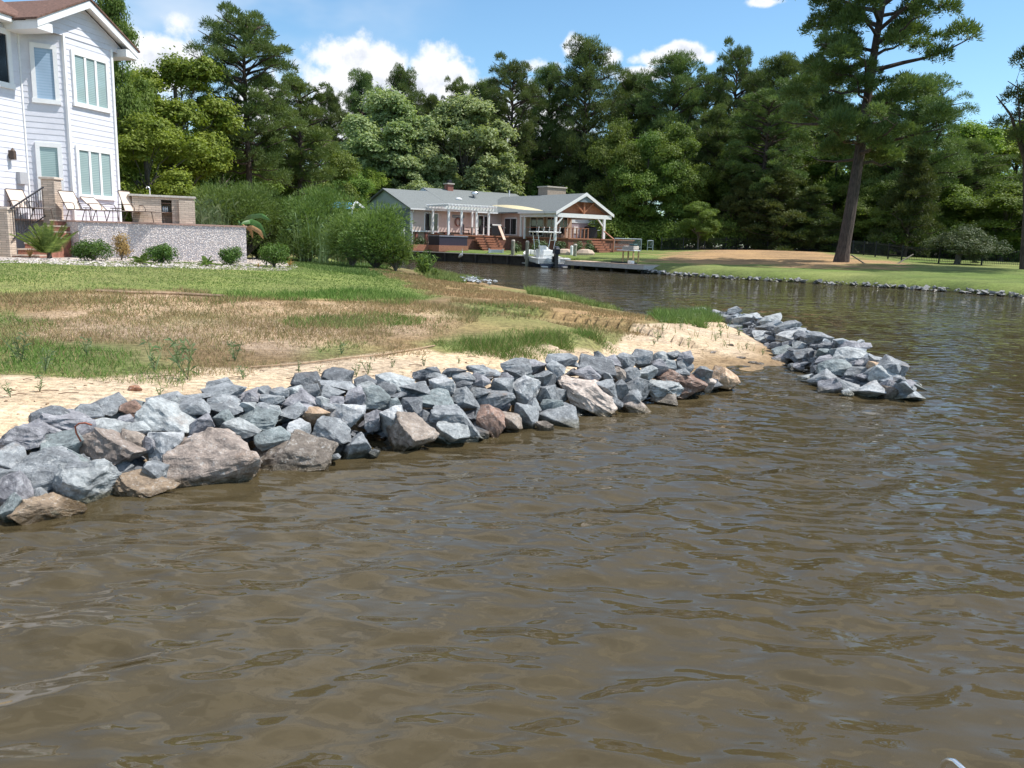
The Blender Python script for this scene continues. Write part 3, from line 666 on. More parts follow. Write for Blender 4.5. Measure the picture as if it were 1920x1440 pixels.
# a rock without a name of its own is told apart by the landmark rock it touches
TN = dict(g='grey', l='pale grey', p='violet-grey', e='greenish grey', d='dark grey', b='brown', B='tan', o='orange-tan', W='wet dark', w='brown', T='beige', r='red-brown', x='whitish grey')
def short(lb):
    for sep in (' between', ' with ', ' at the', ' on the', ' standing', ' right of', ' left of', ' beside', ' below', ' lying', ' above', ' behind', ' among', ' down ', ' over ', ' half', ' sloping', ' near', ' in the', ' next', ' under', ' mostly', ', ', ' facing', ' of the'):
        k = lb.find(sep)
        if k > 8: lb = lb[:k]
    return lb
from collections import Counter
cnt = Counter(short(r[3]) for r in ALLR if r[3]); heroes = [(r, short(r[3])) for r in ALLR if r[3] and cnt[short(r[3])] == 1]
used_l = set(r[3] for r in ALLR if r[3])
for r in ALLR:
    o, cx, cy, lb, tn, pile, w, h, fill, gl = r
    if lb or fill: continue
    near = sorted([(math.hypot(cx-q[1], (cy-q[2])*1.4), q, sn) for q, sn in heroes if q[5] == pile])[:4] if False else sorted([(math.hypot(cx-q[1], (cy-q[2])*1.4), k) for k, (q, sn) in enumerate(heroes) if q[5] == pile])[:4]
    shp = 'flat' if w > h*2.1 else ('upright' if h > w*1.05 else '')
    for d_, k in near:
        q, sn = heroes[k]; dx, dy = cx-q[1], cy-q[2]
        if math.hypot(dx, dy) > (110 if pile else 70): continue
        rel = ('just above' if dy < 0 else 'just below') if abs(dy)*1.3 > abs(dx) else ('just left of' if dx < 0 else 'just right of')
        t_ = ' '.join(x for x in ('small' if w < 34 else '', shp, TN[tn], 'rock', rel, 'the', sn) if x)
        if t_ not in used_l and len(t_.split()) <= 15:
            used_l.add(t_); o['label'] = t_; break
# rubble too small to count: one mesh each
def rubble(name, label, spots, mat=M_ROCK, col=(.42,.45,.48,1)):
    V = []; Fs = []; k = 0
    for p, s in spots:
        n = 7; pts = []
        b = bmesh.new()
        for i in range(9):
            v = Vector((rng.gauss(0, 1), rng.gauss(0, 1), rng.gauss(0, 1))).normalized(); b.verts.new(Vector((v.x*s, v.y*s, v.z*s*.62))+Vector(p))
        r = bmesh.ops.convex_hull(b, input=b.verts); bmesh.ops.delete(b, geom=[e for e in r['geom_interior'] if isinstance(e, bmesh.types.BMVert)], context='VERTS')
        b.verts.index_update(); V += [v.co.copy() for v in b.verts]; Fs += [tuple(v.index+k for v in f.verts) for f in b.faces]; k = len(V); b.free()
    me = bpy.data.meshes.new(name); me.from_pydata([tuple(v) for v in V], [], Fs); me.materials.append(mat); me.update()
    o = link(name, me); o.color = col
    return tag(o, label, 'stones', kind='stuff')
sp = []
def along(pts, step):
    out = []
    for (ax, ay), (bx, by) in zip(pts, pts[1:]):
        L = math.hypot(bx-ax, by-ay); n = max(1, int(L/step))
        for i in range(n): t = (i+rng.random())/n; out.append((ax+(bx-ax)*t, ay+(by-ay)*t))
    return out
shore = [W2(gz(a, b)) for a, b in [(1205,512),(1300,519),(1400,525),(1500,530),(1600,536),(1700,542),(1800,549),(1920,559),(2060,573)]]+[(40,30)]
for x, y in along(shore, .055):
    sp.append(((x+rng.uniform(-.35, .35), y+rng.uniform(-.3, .45), rng.uniform(-.05, .22)), rng.choice([rng.uniform(.05, .13), rng.uniform(.08, .26)])))
rubble('shore_rubble', 'thin line of small grey stones edging the far lawn', sp, col=(.27,.27,.27,1))
sp = []
for a, b, w, h, s in [(1197,577,34,5,.16),(915,531,30,5,.11),(880,526,14,3,.1)]:
    for i in range(46 if w == 40 else 30):
        p = ghit(a+rng.gauss(0, w*.45), b+rng.gauss(0, h*.45)+2); sp.append(((p.x, p.y, p.z+rng.uniform(.05, .30 if w == 34 and b == 577 else .16)), rng.uniform(.06, s)))
rubble('shore_heap', 'small pale heaps of broken stone on the canal bank of the point', sp, col=(.46,.49,.52,1))
sp = []
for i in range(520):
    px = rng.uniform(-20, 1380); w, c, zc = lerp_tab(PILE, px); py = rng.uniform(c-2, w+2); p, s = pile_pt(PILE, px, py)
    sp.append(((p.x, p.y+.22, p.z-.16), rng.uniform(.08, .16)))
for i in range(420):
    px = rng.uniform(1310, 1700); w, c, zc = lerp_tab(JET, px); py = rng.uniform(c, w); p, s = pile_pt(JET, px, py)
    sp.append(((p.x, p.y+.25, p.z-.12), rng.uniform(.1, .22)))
rubble('rubble_core', 'small rubble between the large rocks, coloured dark for the shade in the gaps', sp, col=(.16,.17,.19,1))  # dark colour puts the shade of the crevices into the rubble
# back side of the two piles, away from the photograph: same small rubble
sp = []
for i in range(260):
    px = rng.uniform(1330, 1690); w, c, zc = lerp_tab(JET, px); B = gz(px, c, zc); t = rng.random()
    sp.append(((B.x+t*.9, B.y+t*.9, max(-.1, B.z-t*.75-.1)), rng.uniform(.14, .3)))
rubble('rubble_slope', 'grey stones on the canal side of the jetty', sp, col=(.36,.39,.42,1))
# single stones on the sand, rusty wire, edging strip
p = ghit(255, 732)
o = link('stone', ROCKS[3]); o.location = p+Vector((0, 0, .02)); o.scale = (.075, .05, .035); o.color = (.38,.17,.09,1); tag(o, 'small rust-red stone lying alone on the sand', 'stone')
for i, (a, b) in enumerate([(1339,662),(1390,672),(1368,648),(1412,681),(1425,684)]):
    p = ghit(a, b); o = link('stone', ROCKS[4+i]); o.location = p+Vector((0, 0, .01)); o.scale = (.09, .05, .03); o.color = (.2,.16,.13,1); tag(o, 'small dark pebble on the sand of the cove', 'stone', 'pebbles on the cove sand')
sp = []
for i in range(420):
    a, b = rng.uniform(-10, 1470), rng.uniform(600, 800); q = ghit(a, b)
    if inpoly(np.array([q.x]), np.array([q.y]), Z_SAND)[0] > .1 and q.z > .05: sp.append(((q.x, q.y, q.z+.004), rng.uniform(.008, .028)))
rubble('pebbles', 'tiny pebbles and shell bits scattered over the sand strip', sp, simple('sand_debris', (.22,.15,.09), .9, .3, 3, .1))
tw = MB()
for i in range(90):
    a, b = rng.uniform(0, 1440), rng.uniform(620, 790); q = ghit(a, b)
    if inpoly(np.array([q.x]), np.array([q.y]), Z_SAND)[0] > .1: an = rng.uniform(-.5, .5); L0 = rng.uniform(.06, .22); tw.tube([q+Vector((0,0,.006)), q+Vector((math.cos(an)*L0*.5, math.sin(an)*L0*.5, .02)), q+Vector((math.cos(an+.2)*L0, math.sin(an+.2)*L0, .006))], .004, 4)
tag(tw.build('twig_litter', simple('twig', (.16,.10,.06), .9, .2, 9, .1)), 'dark twigs and dry stems littering the sand', 'twigs', kind='stuff')
A = pile_pt(PILE, 152, 828)[0]; w_ = MB(); pts = []
for a, b in [(152,828),(143,812),(141,800),(148,794),(160,793),(172,797)]:
    q = pile_pt(PILE, a, 828)[0]; pts.append(aty(a, b, A.y-.25))
w_.tube(pts, .007, 6); tag(w_.build('wire', simple('rusty_wire', (.30,.09,.05), .8, .2, 20, .2), smooth=True), 'bent rusty wire loop sticking out of the near rocks', 'wire')
st = MB(); pts = []
for a, b in [(470,692),(560,686),(640,676),(720,668),(790,656),(815,651)]:
    q = ghit(a, b); pts.append(q+Vector((0, 0, .025)))
st.tube(pts, .011, 6); tag(st.build('erosion_mat_edge', simple('coir', (.36,.25,.16), .95, .2, 20, .3)), 'rolled brown edge of the erosion mat along the sand', 'mat edge')
st = MB(); pts = [ghit(a, b)+Vector((0, 0, .03)) for a, b in [(180,548),(240,551),(330,553),(420,558)]]
st.tube(pts, .03, 6); tag(st.build('erosion_mat_edge', MATS['coir']), 'thin brown mat edge between lawn and dry turf', 'mat edge')
# ---------------------------------------------------------------- white two-storey house
def azv(a): return Vector((math.sin(R_(a)), math.cos(R_(a)), 0))
d3, d2v = azv(14), azv(59); n3 = azv(104); n2v = azv(149)
P1 = aty(136, 360, 28.5); P1.z = 0
def meet(A, d, px, py, n):  # point on the vertical plane through A with normal n
    q = hitp(px, py, A, n); return q
P0 = hitp(52, 330, P1, n2v); P0.z = 0
P2 = hitp(221, 350, P1, n3); P2.z = 0
P3 = P2+azv(-31)*(P1-P0).length; PL = P0-d3*9
GZ = .95; HZ = 9.6
house = thing('white_house', (P0.x, P0.y, GZ), 'white-lavender two-storey house with corner bay and brown roof, left edge', 'house')
gable_pk = hitp(168, 1, P1+n3*.42, n3); gr_ = hitp(259, 97, P1+n3*.42, n3); gl_ = hitp(75, 33, P1+n3*.42, n3)
eave_z = (hitp(822, 0, P1, n3).z if False else 0)
EZ = min(gr_.z, gl_.z)
def lap_wall(name, A, B, z0, z1, n, parent, mat=M_SIDING, ex=.19, lip=.014):
    mb = MB(); z = z0
    while z < z1-.01:
        zt = min(z+ex, z1)
        a0 = A+n*lip; b0 = B+n*lip
        mb.add([(a0.x,a0.y,z),(b0.x,b0.y,z),(B.x+n.x*.003,B.y+n.y*.003,zt),(A.x+n.x*.003,A.y+n.y*.003,zt),(A.x+n.x*.003,A.y+n.y*.003,z),(B.x+n.x*.003,B.y+n.y*.003,z)], [(0,1,2,3),(0,4,5,1)])
        z = zt
    mb.add([(A.x-n.x*.1,A.y-n.y*.1,z0),(B.x-n.x*.1,B.y-n.y*.1,z0),(B.x-n.x*.1,B.y-n.y*.1,z1),(A.x-n.x*.1,A.y-n.y*.1,z1)], [(0,1,2,3)])
    return mb.build(name, mat, parent)
WT = EZ-.12
lap_wall('wall', PL, P0, GZ, WT, n3, house); lap_wall('wall', P0, P1, GZ, WT, n2v, house); lap_wall('wall', P1, P2, GZ, WT+.05, n3, house)
lap_wall('wall', P2, P3, GZ, WT, azv(59), house)
P4 = P3-n3*9; lap_wall('wall', P3, P4, GZ, WT, d3, house)
lap_wall('wall', P4, PL-n3*9, GZ, WT, -n3, house); lap_wall('wall', PL-n3*9, PL, GZ, WT, -d3, house)
tr = MB()
for P in (P1, P2, P0): w_ = .05 if P is P0 else .09; tr.beam((P.x+n3.x*.02, P.y+n3.y*.02, GZ), (P.x+n3.x*.02, P.y+n3.y*.02, WT), w_, w_, up=n3)
tr.build('corner_trim', M_WHITE, house)
M_BLIND = blindmat('window_blinds', (.36,.47,.46), (.20,.28,.29), .06)
M_BLINDB = blindmat('window_blinds_blue', (.33,.43,.55), (.27,.37,.48), .09, .05)
def window(P, n, d, q0, q1, panes, pm, house, fw=.13, sub='window'):
    """q0/q1: pixel corners of the outer frame on the plane"""
    A = hitp(q0[0], q0[1], P, n); B = hitp(q1[0], q1[1], P, n); z1, z0 = A.z, B.z
    u0, u1 = (A-P).dot(d), (B-P).dot(d)
    def pt(u, z, o): return P+d*u+n*o+Vector((0, 0, z-P.z))
    mb = MB(); o0, o1 = .0, .075
    def fr(ua, ub, za, zb, oo=o1): mb.prism([pt(ua, za, o0), pt(ub, za, o0), pt(ub, zb, o0), pt(ua, zb, o0)], n*oo)
    fr(u0, u0+fw, z0, z1); fr(u1-fw, u1, z0, z1); fr(u0+fw, u1-fw, z1-fw*1.1, z1); fr(u0-.03, u1+.03, z0-.02, z0+fw*.95, o1+.02)
    W = (u1-u0-2*fw); k = panes
    for i in range(1, k): c = u0+fw+W*i/k; fr(c-.05, c+.05, z0+fw*.95, z1-fw*1.1, o1-.01)
    f = mb.build('window_frame', M_WHITE, house)
    for i in range(k):
        a = u0+fw+W*i/k+(.05 if i else 0); b = u0+fw+W*(i+1)/k-(.05 if i < k-1 else 0)
        g = MB(); g.prism([pt(a, z0+fw, .022), pt(b, z0+fw, .022), pt(b, z1-fw, .022), pt(a, z1-fw, .022)], n*.01); g.build('window_pane', pm, f)
window(P1, n3, d3, (130,92), (205,212), 3, M_BLIND, house); window(P1, n3, d3, (139,272), (213,375), 3, M_BLIND, house)
window(P1, n2v, d2v, (54,79), (113,196), 1, M_BLINDB, house); window(P1, n2v, d2v, (65,266), (122,377), 1, M_BLIND, house)
window(P0, n3, d3, (-45,38), (24,167), 1, M_DKGL, house, fw=.16)
# gable wall, rakes, returns, roofs
def on3(p): q = Vector(p); return q
gc = gable_pk; half = max((gc-gl_).dot(d3), (gr_-gc).dot(d3)); GP = gc-n3*.42
GL, GR = GP-d3*half, GP+d3*half; slope = (gc.z-EZ)/half
GL.z = GR.z = 0
lo = EZ-.02
wl = MB(); ins = .42
k0 = half-ins
z = lo-.15
while z < gc.z-.25:
    zt = min(z+.19, gc.z-.22)
    ha, hb = [max(0, min(k0, (gc.z-.12-zz)/slope-.05)) for zz in (z, zt)]
    if ha > 0: 
        A1, B1 = GP-d3*ha, GP+d3*ha; A2, B2 = GP-d3*hb, GP+d3*hb
        wl.add([(A1.x+n3.x*.03,A1.y+n3.y*.03,z),(B1.x+n3.x*.03,B1.y+n3.y*.03,z),(B2.x+n3.x*.012,B2.y+n3.y*.012,zt),(A2.x+n3.x*.012,A2.y+n3.y*.012,zt),(A1.x,A1.y,z),(B1.x,B1.y,z)], [(0,1,2,3),(0,4,5,1)])
    z = zt
wl.build('gable', M_SIDING, house)
sf = MB()
def s3(u, o, zz): q = GP+d3*u+n3*o; return Vector((q.x, q.y, zz))
# soffit under the gable corners (the bay is cut back at 45 degrees)
sf.prism([s3(-half, -.9, lo-.14), s3(half, -.9, lo-.14), s3(half, .40, lo-.14), s3(-half, .40, lo-.14)], (0, 0, -.0001+.12)) if False else None
for sgn in (-1, 1):
    a = s3(sgn*half, .42, EZ); b = s3(0, .42, gc.z); t = Vector((0, 0, -.24))
    sf.prism([a, b, b+t, a+t], -n3*.05)                                  # rake board
    sf.prism([a+Vector((0,0,-.02))-n3*.05, b+Vector((0,0,-.02))-n3*.05, b+Vector((0,0,-.06))-n3*.05, a+Vector((0,0,-.06))-n3*.05], -n3*.40)  # rake soffit
    c0, c1 = sgn*half, sgn*(half-.62)
    sf.prism([s3(c0, -1.0, EZ-.30), s3(c1, -1.0, EZ-.30), s3(c1, .40, EZ-.30), s3(c0, .40, EZ-.30)], (0, 0, .26))  # boxed return
sf.build('rake_trim', M_WHITE, house)
rf = MB()
for sgn in (-1, 1):
    a, b = s3(sgn*(half+.06), .46, EZ-.03), s3(0, .46, gc.z+.03); rf.prism([a, b, b-n3*5.2, a-n3*5.2], (0, 0, .06))
rf.build('roof', M_SHING, house)
em = MB(); e0, e1 = P0+n3*.42+d3*.15, PL+n3*.42; ez = EZ-.10
em.prism([(e0.x,e0.y,ez),(e1.x,e1.y,ez),(e1.x,e1.y,ez+.17),(e0.x,e0.y,ez+.17)], -n3*.06)
q0, q1 = e0-n3*.06, e1-n3*.06
em.prism([(q0.x,q0.y,ez),(q1.x,q1.y,ez),(q1.x-n3.x*.36,q1.y-n3.y*.36,ez),(q0.x-n3.x*.36,q0.y-n3.y*.36,ez)], (0, 0, .03))
em.build('eave_trim', M_WHITE, house)
mr = MB(); a = e0+n3*.05; b = e1+n3*.05; h = 3.0
c_, d_ = a-n3*5.2+d3*.3, b-n3*5.2
mr.prism([(a.x,a.y,ez+.17),(b.x,b.y,ez+.17),(d_.x,d_.y,ez+.17+h),(c_.x,c_.y,ez+.17+h)], (0, 0, .05))
e_, f_ = P3+n3*-9.3+d3*.3, PL-n3*9.3
mr.prism([(c_.x,c_.y,ez+.17+h),(d_.x,d_.y,ez+.17+h),(f_.x,f_.y,ez+.17),(e_.x,e_.y,ez+.17)], (0, 0, .05))
mr.build('roof', M_SHING, house)
ln = MB(); q = hitp(18, 290, P0, n3); c = q+n3*.14
ln.box((c.x-.07, c.y-.07, c.z-.16), (c.x+.07, c.y+.07, c.z+.10)); ln.lathe((c.x, c.y, c.z+.10), [(.10, 0), (.05, .07), (.01, .12)], 8)
ln.beam(q+Vector((0, 0, .12)), c+Vector((0, 0, .14)), .03, .03); ln.box((q.x-.06, q.y-.06, q.z-.12), (q.x+.06, q.y+.06, q.z+.14))
ln.build('wall_lantern', M_BRONZE, house, bevel=.01)
mt = MB(); q = hitp(38, 334, P0, n3); mt.prism([q-d3*.16+Vector((0,0,-.2)), q+d3*.16+Vector((0,0,-.2)), q+d3*.16+Vector((0,0,.2)), q-d3*.16+Vector((0,0,.2))], n3*.16)
mt.build('meter_box', simple('meter_grey', (.42,.42,.44), .5, .05, 6, .05), house, bevel=.01)

# ---------------------------------------------------------------- raised patio
A = aty(150, 485, 26.5); B = aty(463, 491, 28.9); pd = Vector((B.x-A.x, B.y-A.y, 0)).normalized(); pn = Vector((pd.y, -pd.x, 0)); pz = aty(150, 413, 26.5).z; pzb = aty(463, 423.5, 28.9).z; pz = (pz+pzb)/2
L = Vector((B.x-A.x, B.y-A.y, 0)).length; A0 = Vector((A.x, A.y, 0))
def pp(u, v, z): q = A0+pd*u-pn*v; return Vector((q.x, q.y, z))
left_end = aty(112, 470, 27.4)
patio = thing('raised_patio', pp(0, 0, .9), 'raised patio faced in pale pebble-dash with a thin brick cap', 'patio')
mb = MB(); mb.prism([pp(0,0,.6), pp(L,0,.6), pp(L,0,pz-.05), pp(0,0,pz-.05)], -pn*4.4); mb.build('pebble_wall', M_PEBBLEW, patio)
le = Vector((left_end.x, left_end.y, 0))
mb = MB(); a_ = pp(0,0.02,0); mb.prism([Vector((a_.x,a_.y,.6)), Vector((a_.x,a_.y,pz-.05)), Vector((le.x,le.y,pz-.05)), Vector((le.x,le.y,.6))], -pn*3.2+pd*.0); mb.build('return_wall', M_PEBBLEW, patio)
mb = MB(); mb.prism([pp(-.04,-.03,pz-.05), pp(L+.04,-.03,pz-.05), pp(L+.04,4.4,pz-.05), pp(-.04,4.4,pz-.05)], (0, 0, .05))
mb.prism([(a_.x,a_.y,pz-.052),(le.x-.05,le.y,pz-.052),(le.x-4.5,le.y-1.9,pz-.052),(le.x-4.5,le.y+2.4,pz-.052),(a_.x,a_.y+3.2,pz-.052)], (0, 0, .05)); mb.build('paving', simple('brick_cap', (.42,.27,.22), .8, .15, 12, .2), patio)
# stairs
sa = aty(74, 470, 25.4); sb = aty(20, 470, 25.0); sdv = Vector((sb.x-sa.x, sb.y-sa.y, 0)); sw = sdv.length
stairs = thing('stairs', (sb.x, sb.y, .95), 'red brick steps up to the patio behind a black railing', 'stairs')
back = Vector((.15, 1, 0)).normalized(); N = 7; rise = (pz-1.0)/N
tb = MB(); tt = MB()
for i in range(N):
    p0 = sb+back*(.30*i); p1 = sa+back*(.30*i); z0, z1 = .7, 1.0+rise*(i+1)
    tb.prism([(p0.x,p0.y,z0),(p1.x,p1.y,z0),(p1.x,p1.y,z1-.045),(p0.x,p0.y,z1-.045)], back*(.30 if i < N-1 else 1.6))
    f0, f1 = p0-back*.03, p1-back*.03
    tt.prism([(f0.x,f0.y,z1-.045),(f1.x,f1.y,z1-.045),(f1.x,f1.y,z1),(f0.x,f0.y,z1)], back*(.325 if i < N-1 else 1.6))
tb.build('riser', M_STEPB, stairs); tt.build('tread', simple('tread_stone', (.50,.40,.33), .8, .12, 8, .2), stairs)
def pillar(px0, px1, pyt, pyb, Y, label):
    a = aty(px0, pyb, Y); b = aty(px1, pyb, Y); zt = aty(px0, pyt, Y).z; zb = a.z-.3; w = (b-a).length; c = (a+b)/2+Vector((0, w/2, 0))
    t = thing('stone_pillar', (c.x, c.y, zb), label, 'pillar', 'stacked stone pillars of the patio stairs')
    m = MB(); m.box((c.x-w*.43, c.y-w*.43, zb), (c.x+w*.43, c.y+w*.43, zt-.08)); m.build('shaft', M_STONEB, t, bevel=.01)
    m = MB(); m.box((c.x-w*.52, c.y-w*.52, zt-.08), (c.x+w*.52, c.y+w*.52, zt)); m.build('cap', simple('cap_stone', (.62,.53,.45), .7, .08, 8, .1), t, bevel=.012); return c, zt
c1, z1_ = pillar(78, 107, 331, 412, 27.2, 'tall stacked-stone pillar at the head of the patio stairs')
c2_, z2_ = pillar(-3, 21, 388, 486, 24.9, 'stacked-stone pillar at the foot of the patio stairs')
rl = thing('stair_railing', (c2_.x, c2_.y, 1.1), 'black iron railing climbing beside the patio stairs', 'railing')
ra, rb = aty(20, 391, 25.0), aty(81, 351, 27.1); m = MB(); m.beam(ra, rb, .045, .035); dn = Vector((0, 0, -.92)); m.beam(ra+dn, rb+dn, .03, .03); m.build('handrail', M_IRON, rl)
m = MB()
for i in range(14): t = (i+.5)/14; q = ra.lerp(rb, t); m.tube([q, q+dn], .011, 5)
m.build('baluster', M_IRON, rl)
# outdoor kitchen
def pxu(px, v, py=400):  # patio u of a photo column at depth v
    q = hitp(px, py, pp(0, v, 0), pn); return (q-pp(0, v, q.z)).dot(pd)
kv = .55; ku0, ku1 = pxu(247, kv), pxu(365, kv); kz1 = hitp(300, 366, pp(0, kv, 0), pn).z
kt = thing('outdoor_kitchen', pp((ku0+ku1)/2, kv, pz), 'stacked-stone outdoor kitchen counter with open shelf niche on the patio', 'outdoor kitchen')
n0, n1 = pxu(303, kv), pxu(323, kv)
m = MB(); m.prism([pp(ku0+.03,kv+.02,pz), pp(n0,kv+.02,pz), pp(n0,kv+.02,kz1-.07), pp(ku0+.03,kv+.02,kz1-.07)], -pn*.7)
m.prism([pp(n1,kv+.02,pz), pp(ku1-.02,kv+.02,pz), pp(ku1-.02,kv+.02,kz1-.07), pp(n1,kv+.02,kz1-.07)], -pn*.7)
m.prism([pp(n0,kv+.5,pz), pp(n1,kv+.5,pz), pp(n1,kv+.5,kz1-.07), pp(n0,kv+.5,kz1-.07)], -pn*.2)
m.prism([pp(n0,kv+.02,kz1-.15), pp(n1,kv+.02,kz1-.15), pp(n1,kv+.02,kz1-.07), pp(n0,kv+.02,kz1-.07)], -pn*.48)
cp_u = pxu(336, kv-.12); m.prism([pp(cp_u,kv-.14,pz), pp(ku1,kv-.14,pz), pp(ku1,kv-.14,kz1-.14), pp(cp_u,kv-.14,kz1-.14)], -pn*.155)
m.build('stone_base', M_STONEB, kt)
m = MB(); m.prism([pp(ku0-.08,kv-.06,kz1-.07), pp(ku1+.05,kv-.06,kz1-.07), pp(ku1+.05,kv-.06,kz1), pp(ku0-.08,kv-.06,kz1)], -pn*.85); m.build('countertop', simple('counter_slab', (.50,.46,.42), .4, .15, 14, .05), kt, bevel=.008)
for zz in (.35, .66):
    m = MB(); m.prism([pp(n0,kv+.06,pz+zz), pp(n1,kv+.06,pz+zz), pp(n1,kv+.06,pz+zz+.03), pp(n0,kv+.06,pz+zz+.03)], -pn*.42); m.build('shelf', simple('dark_shelf', (.16,.09,.06), .6, .1, 8, .05), kt)
m = MB(); fu = pxu(283, kv+.3); b0 = pp(fu, kv+.3, kz1); m.tube([b0, b0+Vector((0,0,.22)), b0+Vector((-.03,0,.27)), b0+Vector((-.09,0,.28)), b0+Vector((-.12,0,.22))], .018, 8); m.build('faucet', M_STEEL, kt, smooth=True)
for i, du in enumerate((.08, .15, .22)):
    m = MB(); m.lathe(pp(n0+du*.9, kv+.2, pz+.38), [(.028,0),(.028,.13),(.012,.17),(.012,.2)], 10); tag(m.build('bottle', M_WHITE, smooth=True), 'small white bottle on the middle kitchen shelf', 'bottle', 'bottles in the outdoor kitchen niche')
# chaise lounges
def chaise(px, py, Y, yaw, label, back=58, sc=.9):
    b = aty(px, py, Y); b.z = pz
    t = thing('chaise_lounge', b, label, 'chaise lounge', 'tan sling chaise lounges on the patio')
    M = Matrix.Translation(b) @ Matrix.Rotation(R_(yaw), 4, 'Z') @ Matrix.Scale(sc, 4)
    w = .31; hs = .38; bl = .78; ca, sa_ = math.cos(R_(back)), math.sin(R_(back))
    m = MB(M); m.prism([(0,-w,hs),(1.15,-w,hs),(1.15,w,hs),(0,w,hs)], (0, 0, .022)); m.build('seat', M_FABRIC, t)
    m = MB(M); m.prism([(-.02,-w,hs+.03),(-ca*bl,-w,hs+sa_*bl),(-ca*bl,w,hs+sa_*bl),(-.02,w,hs+.03)], (-.02, 0, .012)); m.build('backrest', M_FABRIC, t)
    m = MB(M)
    for s in (-1, 1):
        y = s*(w+.02)
        m.tube([(1.2,y,hs+.01),(0,y,hs+.01),(-ca*bl-.01,y,hs+sa_*bl)], .016, 6)
        m.tube([(-.28,y,hs+.24),(.08,y,hs+.26),(.32,y,hs+.23),(.40,y,hs+.1),(.36,y,hs)], .015, 6)
    m.tube([(1.2,-w,hs),(1.2,w,hs)], .016, 6); m.tube([(-ca*bl,-w,hs+sa_*bl+.01),(-ca*bl,w,hs+sa_*bl+.01)], .016, 6); m.build('frame', M_BRONZE, t, smooth=True)
    for s in (-1, 1):
        for a_, b_ in ((1.08, 1.16), (.1, -.08)):
            m = MB(M); m.tube([(a_, s*(w+.02), hs), (b_, s*(w+.03), 0)], .015, 6); m.build('leg', M_BRONZE, t)
    return t
chaise(-6, 412, 26.8, -35, 'tan chaise cut off by the left frame edge')
chaise(44, 411, 27.0, -25, 'tan chaise behind the stair railing')
chaise(142, 413, 27.2, -22, 'tan chaise just right of the tall stone pillar')
chaise(190, 413, 27.6, -18, 'low reclined chaise between two others by the triple window', 38)
chaise(246, 413, 27.6, -10, 'upright tan chaise in front of the outdoor kitchen', 72)
for a_, Y, lb in ((172, 27.8, 'low dark round side table right of the middle chaise'), (222, 27.4, 'low dark side table before the upright chaise')):
    b = aty(a_, 413, Y); b.z = pz; t = thing('side_table', b, lb, 'side table', 'dark patio side tables')
    m = MB(); m.lathe(b+Vector((0,0,.42)), [(.24,0),(.24,.02)], 16); m.build('tabletop', M_BRONZE, t)
    for k in range(3):
        an = k*2.1; m = MB(); m.tube([b+Vector((math.cos(an)*.18, math.sin(an)*.18, .42)), b+Vector((math.cos(an)*.2, math.sin(an)*.2, 0))], .012, 5); m.build('leg', M_BRONZE, t)

# ---------------------------------------------------------------- leaf-built plants
def leaf_cloud(P, N, size, aspect=.55, up=.0, jit=.6, rs=nr):
    """diamond leaves at P facing N (numpy)"""
    n = len(P); N = N+rs.normal(0, jit, (n, 3)); N[:, 2] += up; N /= np.linalg.norm(N, axis=1)[:, None]+1e-9
    t = rs.normal(0, 1, (n, 3)); u = np.cross(N, t); u /= np.linalg.norm(u, axis=1)[:, None]+1e-9; v = np.cross(N, u)
    s = (size*rs.uniform(.6, 1.3, n))[:, None] if not hasattr(size, '__len__') else size[:, None]
    a, b = u*s, v*s*aspect
    V = np.stack([P-a, P-b*.9+N*s*.08, P+a, P+b*.9+N*s*.08], 1).reshape(-1, 3)
    return V, np.arange(4*n).reshape(-1, 4)
def blades(P, D, length, width, rs=nr, droop=.25):
    """thin triangles-as-quads from P along D"""
    n = len(P); D = D/(np.linalg.norm(D, axis=1)[:, None]+1e-9); s = np.cross(D, rs.normal(0, 1, (n, 3))); s /= np.linalg.norm(s, axis=1)[:, None]+1e-9
    L_ = (length*rs.uniform(.6, 1.25, n))[:, None] if not hasattr(length, '__len__') else length[:, None]
    w = width; mid = P+D*L_*.55; tip = P+D*L_; tip[:, 2] -= droop*L_[:, 0]
    V = np.stack([P-s*w*.5, P+s*w*.5, mid+s*w*.4, tip], 1).reshape(-1, 3)
    return V, np.arange(4*n).reshape(-1, 4)
def sph(n, rs=nr):
    v = rs.normal(0, 1, (n, 3)); return v/np.linalg.norm(v, axis=1)[:, None]
def blob_leaves(blobs, per_area, size, aspect=.55, up=.25, inner=.35, rs=nr, shell=.75, jit=.6, needle=False, nlen=.3, nw=.05, cut=-.35, spike=0.):
    Vs, Fs, Ts = [], [], []; k = 0
    for (c, r, fl) in blobs:
        n = int(per_area*r*r); d = sph(n, rs); d[:, 2] = np.where(d[:, 2] < cut, -d[:, 2]*.6, d[:, 2])
        lump = 1+.28*np.sin(d[:, 0]*5+c[0]*3)*np.sin(d[:, 1]*6+c[1])*np.sin(d[:, 2]*5+c[2])
        rad = r*(shell+(1.08-shell)*rs.rand(n)**.6)*lump; rad *= np.where(rs.rand(n) < inner, rs.uniform(.4, .95, n), 1)
        if spike: rad = rad*(1+spike*rs.rand(n)**4)
        P = np.array(c)+d*rad[:, None]*np.array([1, 1, fl])
        if needle: V, F = blades(P, d*1.+np.array([0, 0, .5])+rs.normal(0, .45, (n, 3)), nlen, nw, rs, .05)
        else: V, F = leaf_cloud(P, d, size, aspect, up, jit, rs)
        Vs.append(V); Fs.append(F+k); k += len(V); Ts.append(np.repeat(np.clip(rs.rand(n)*.45+.55*rs.rand(), 0, 1), 4))
    return np.concatenate(Vs), np.concatenate(Fs), np.concatenate(Ts)
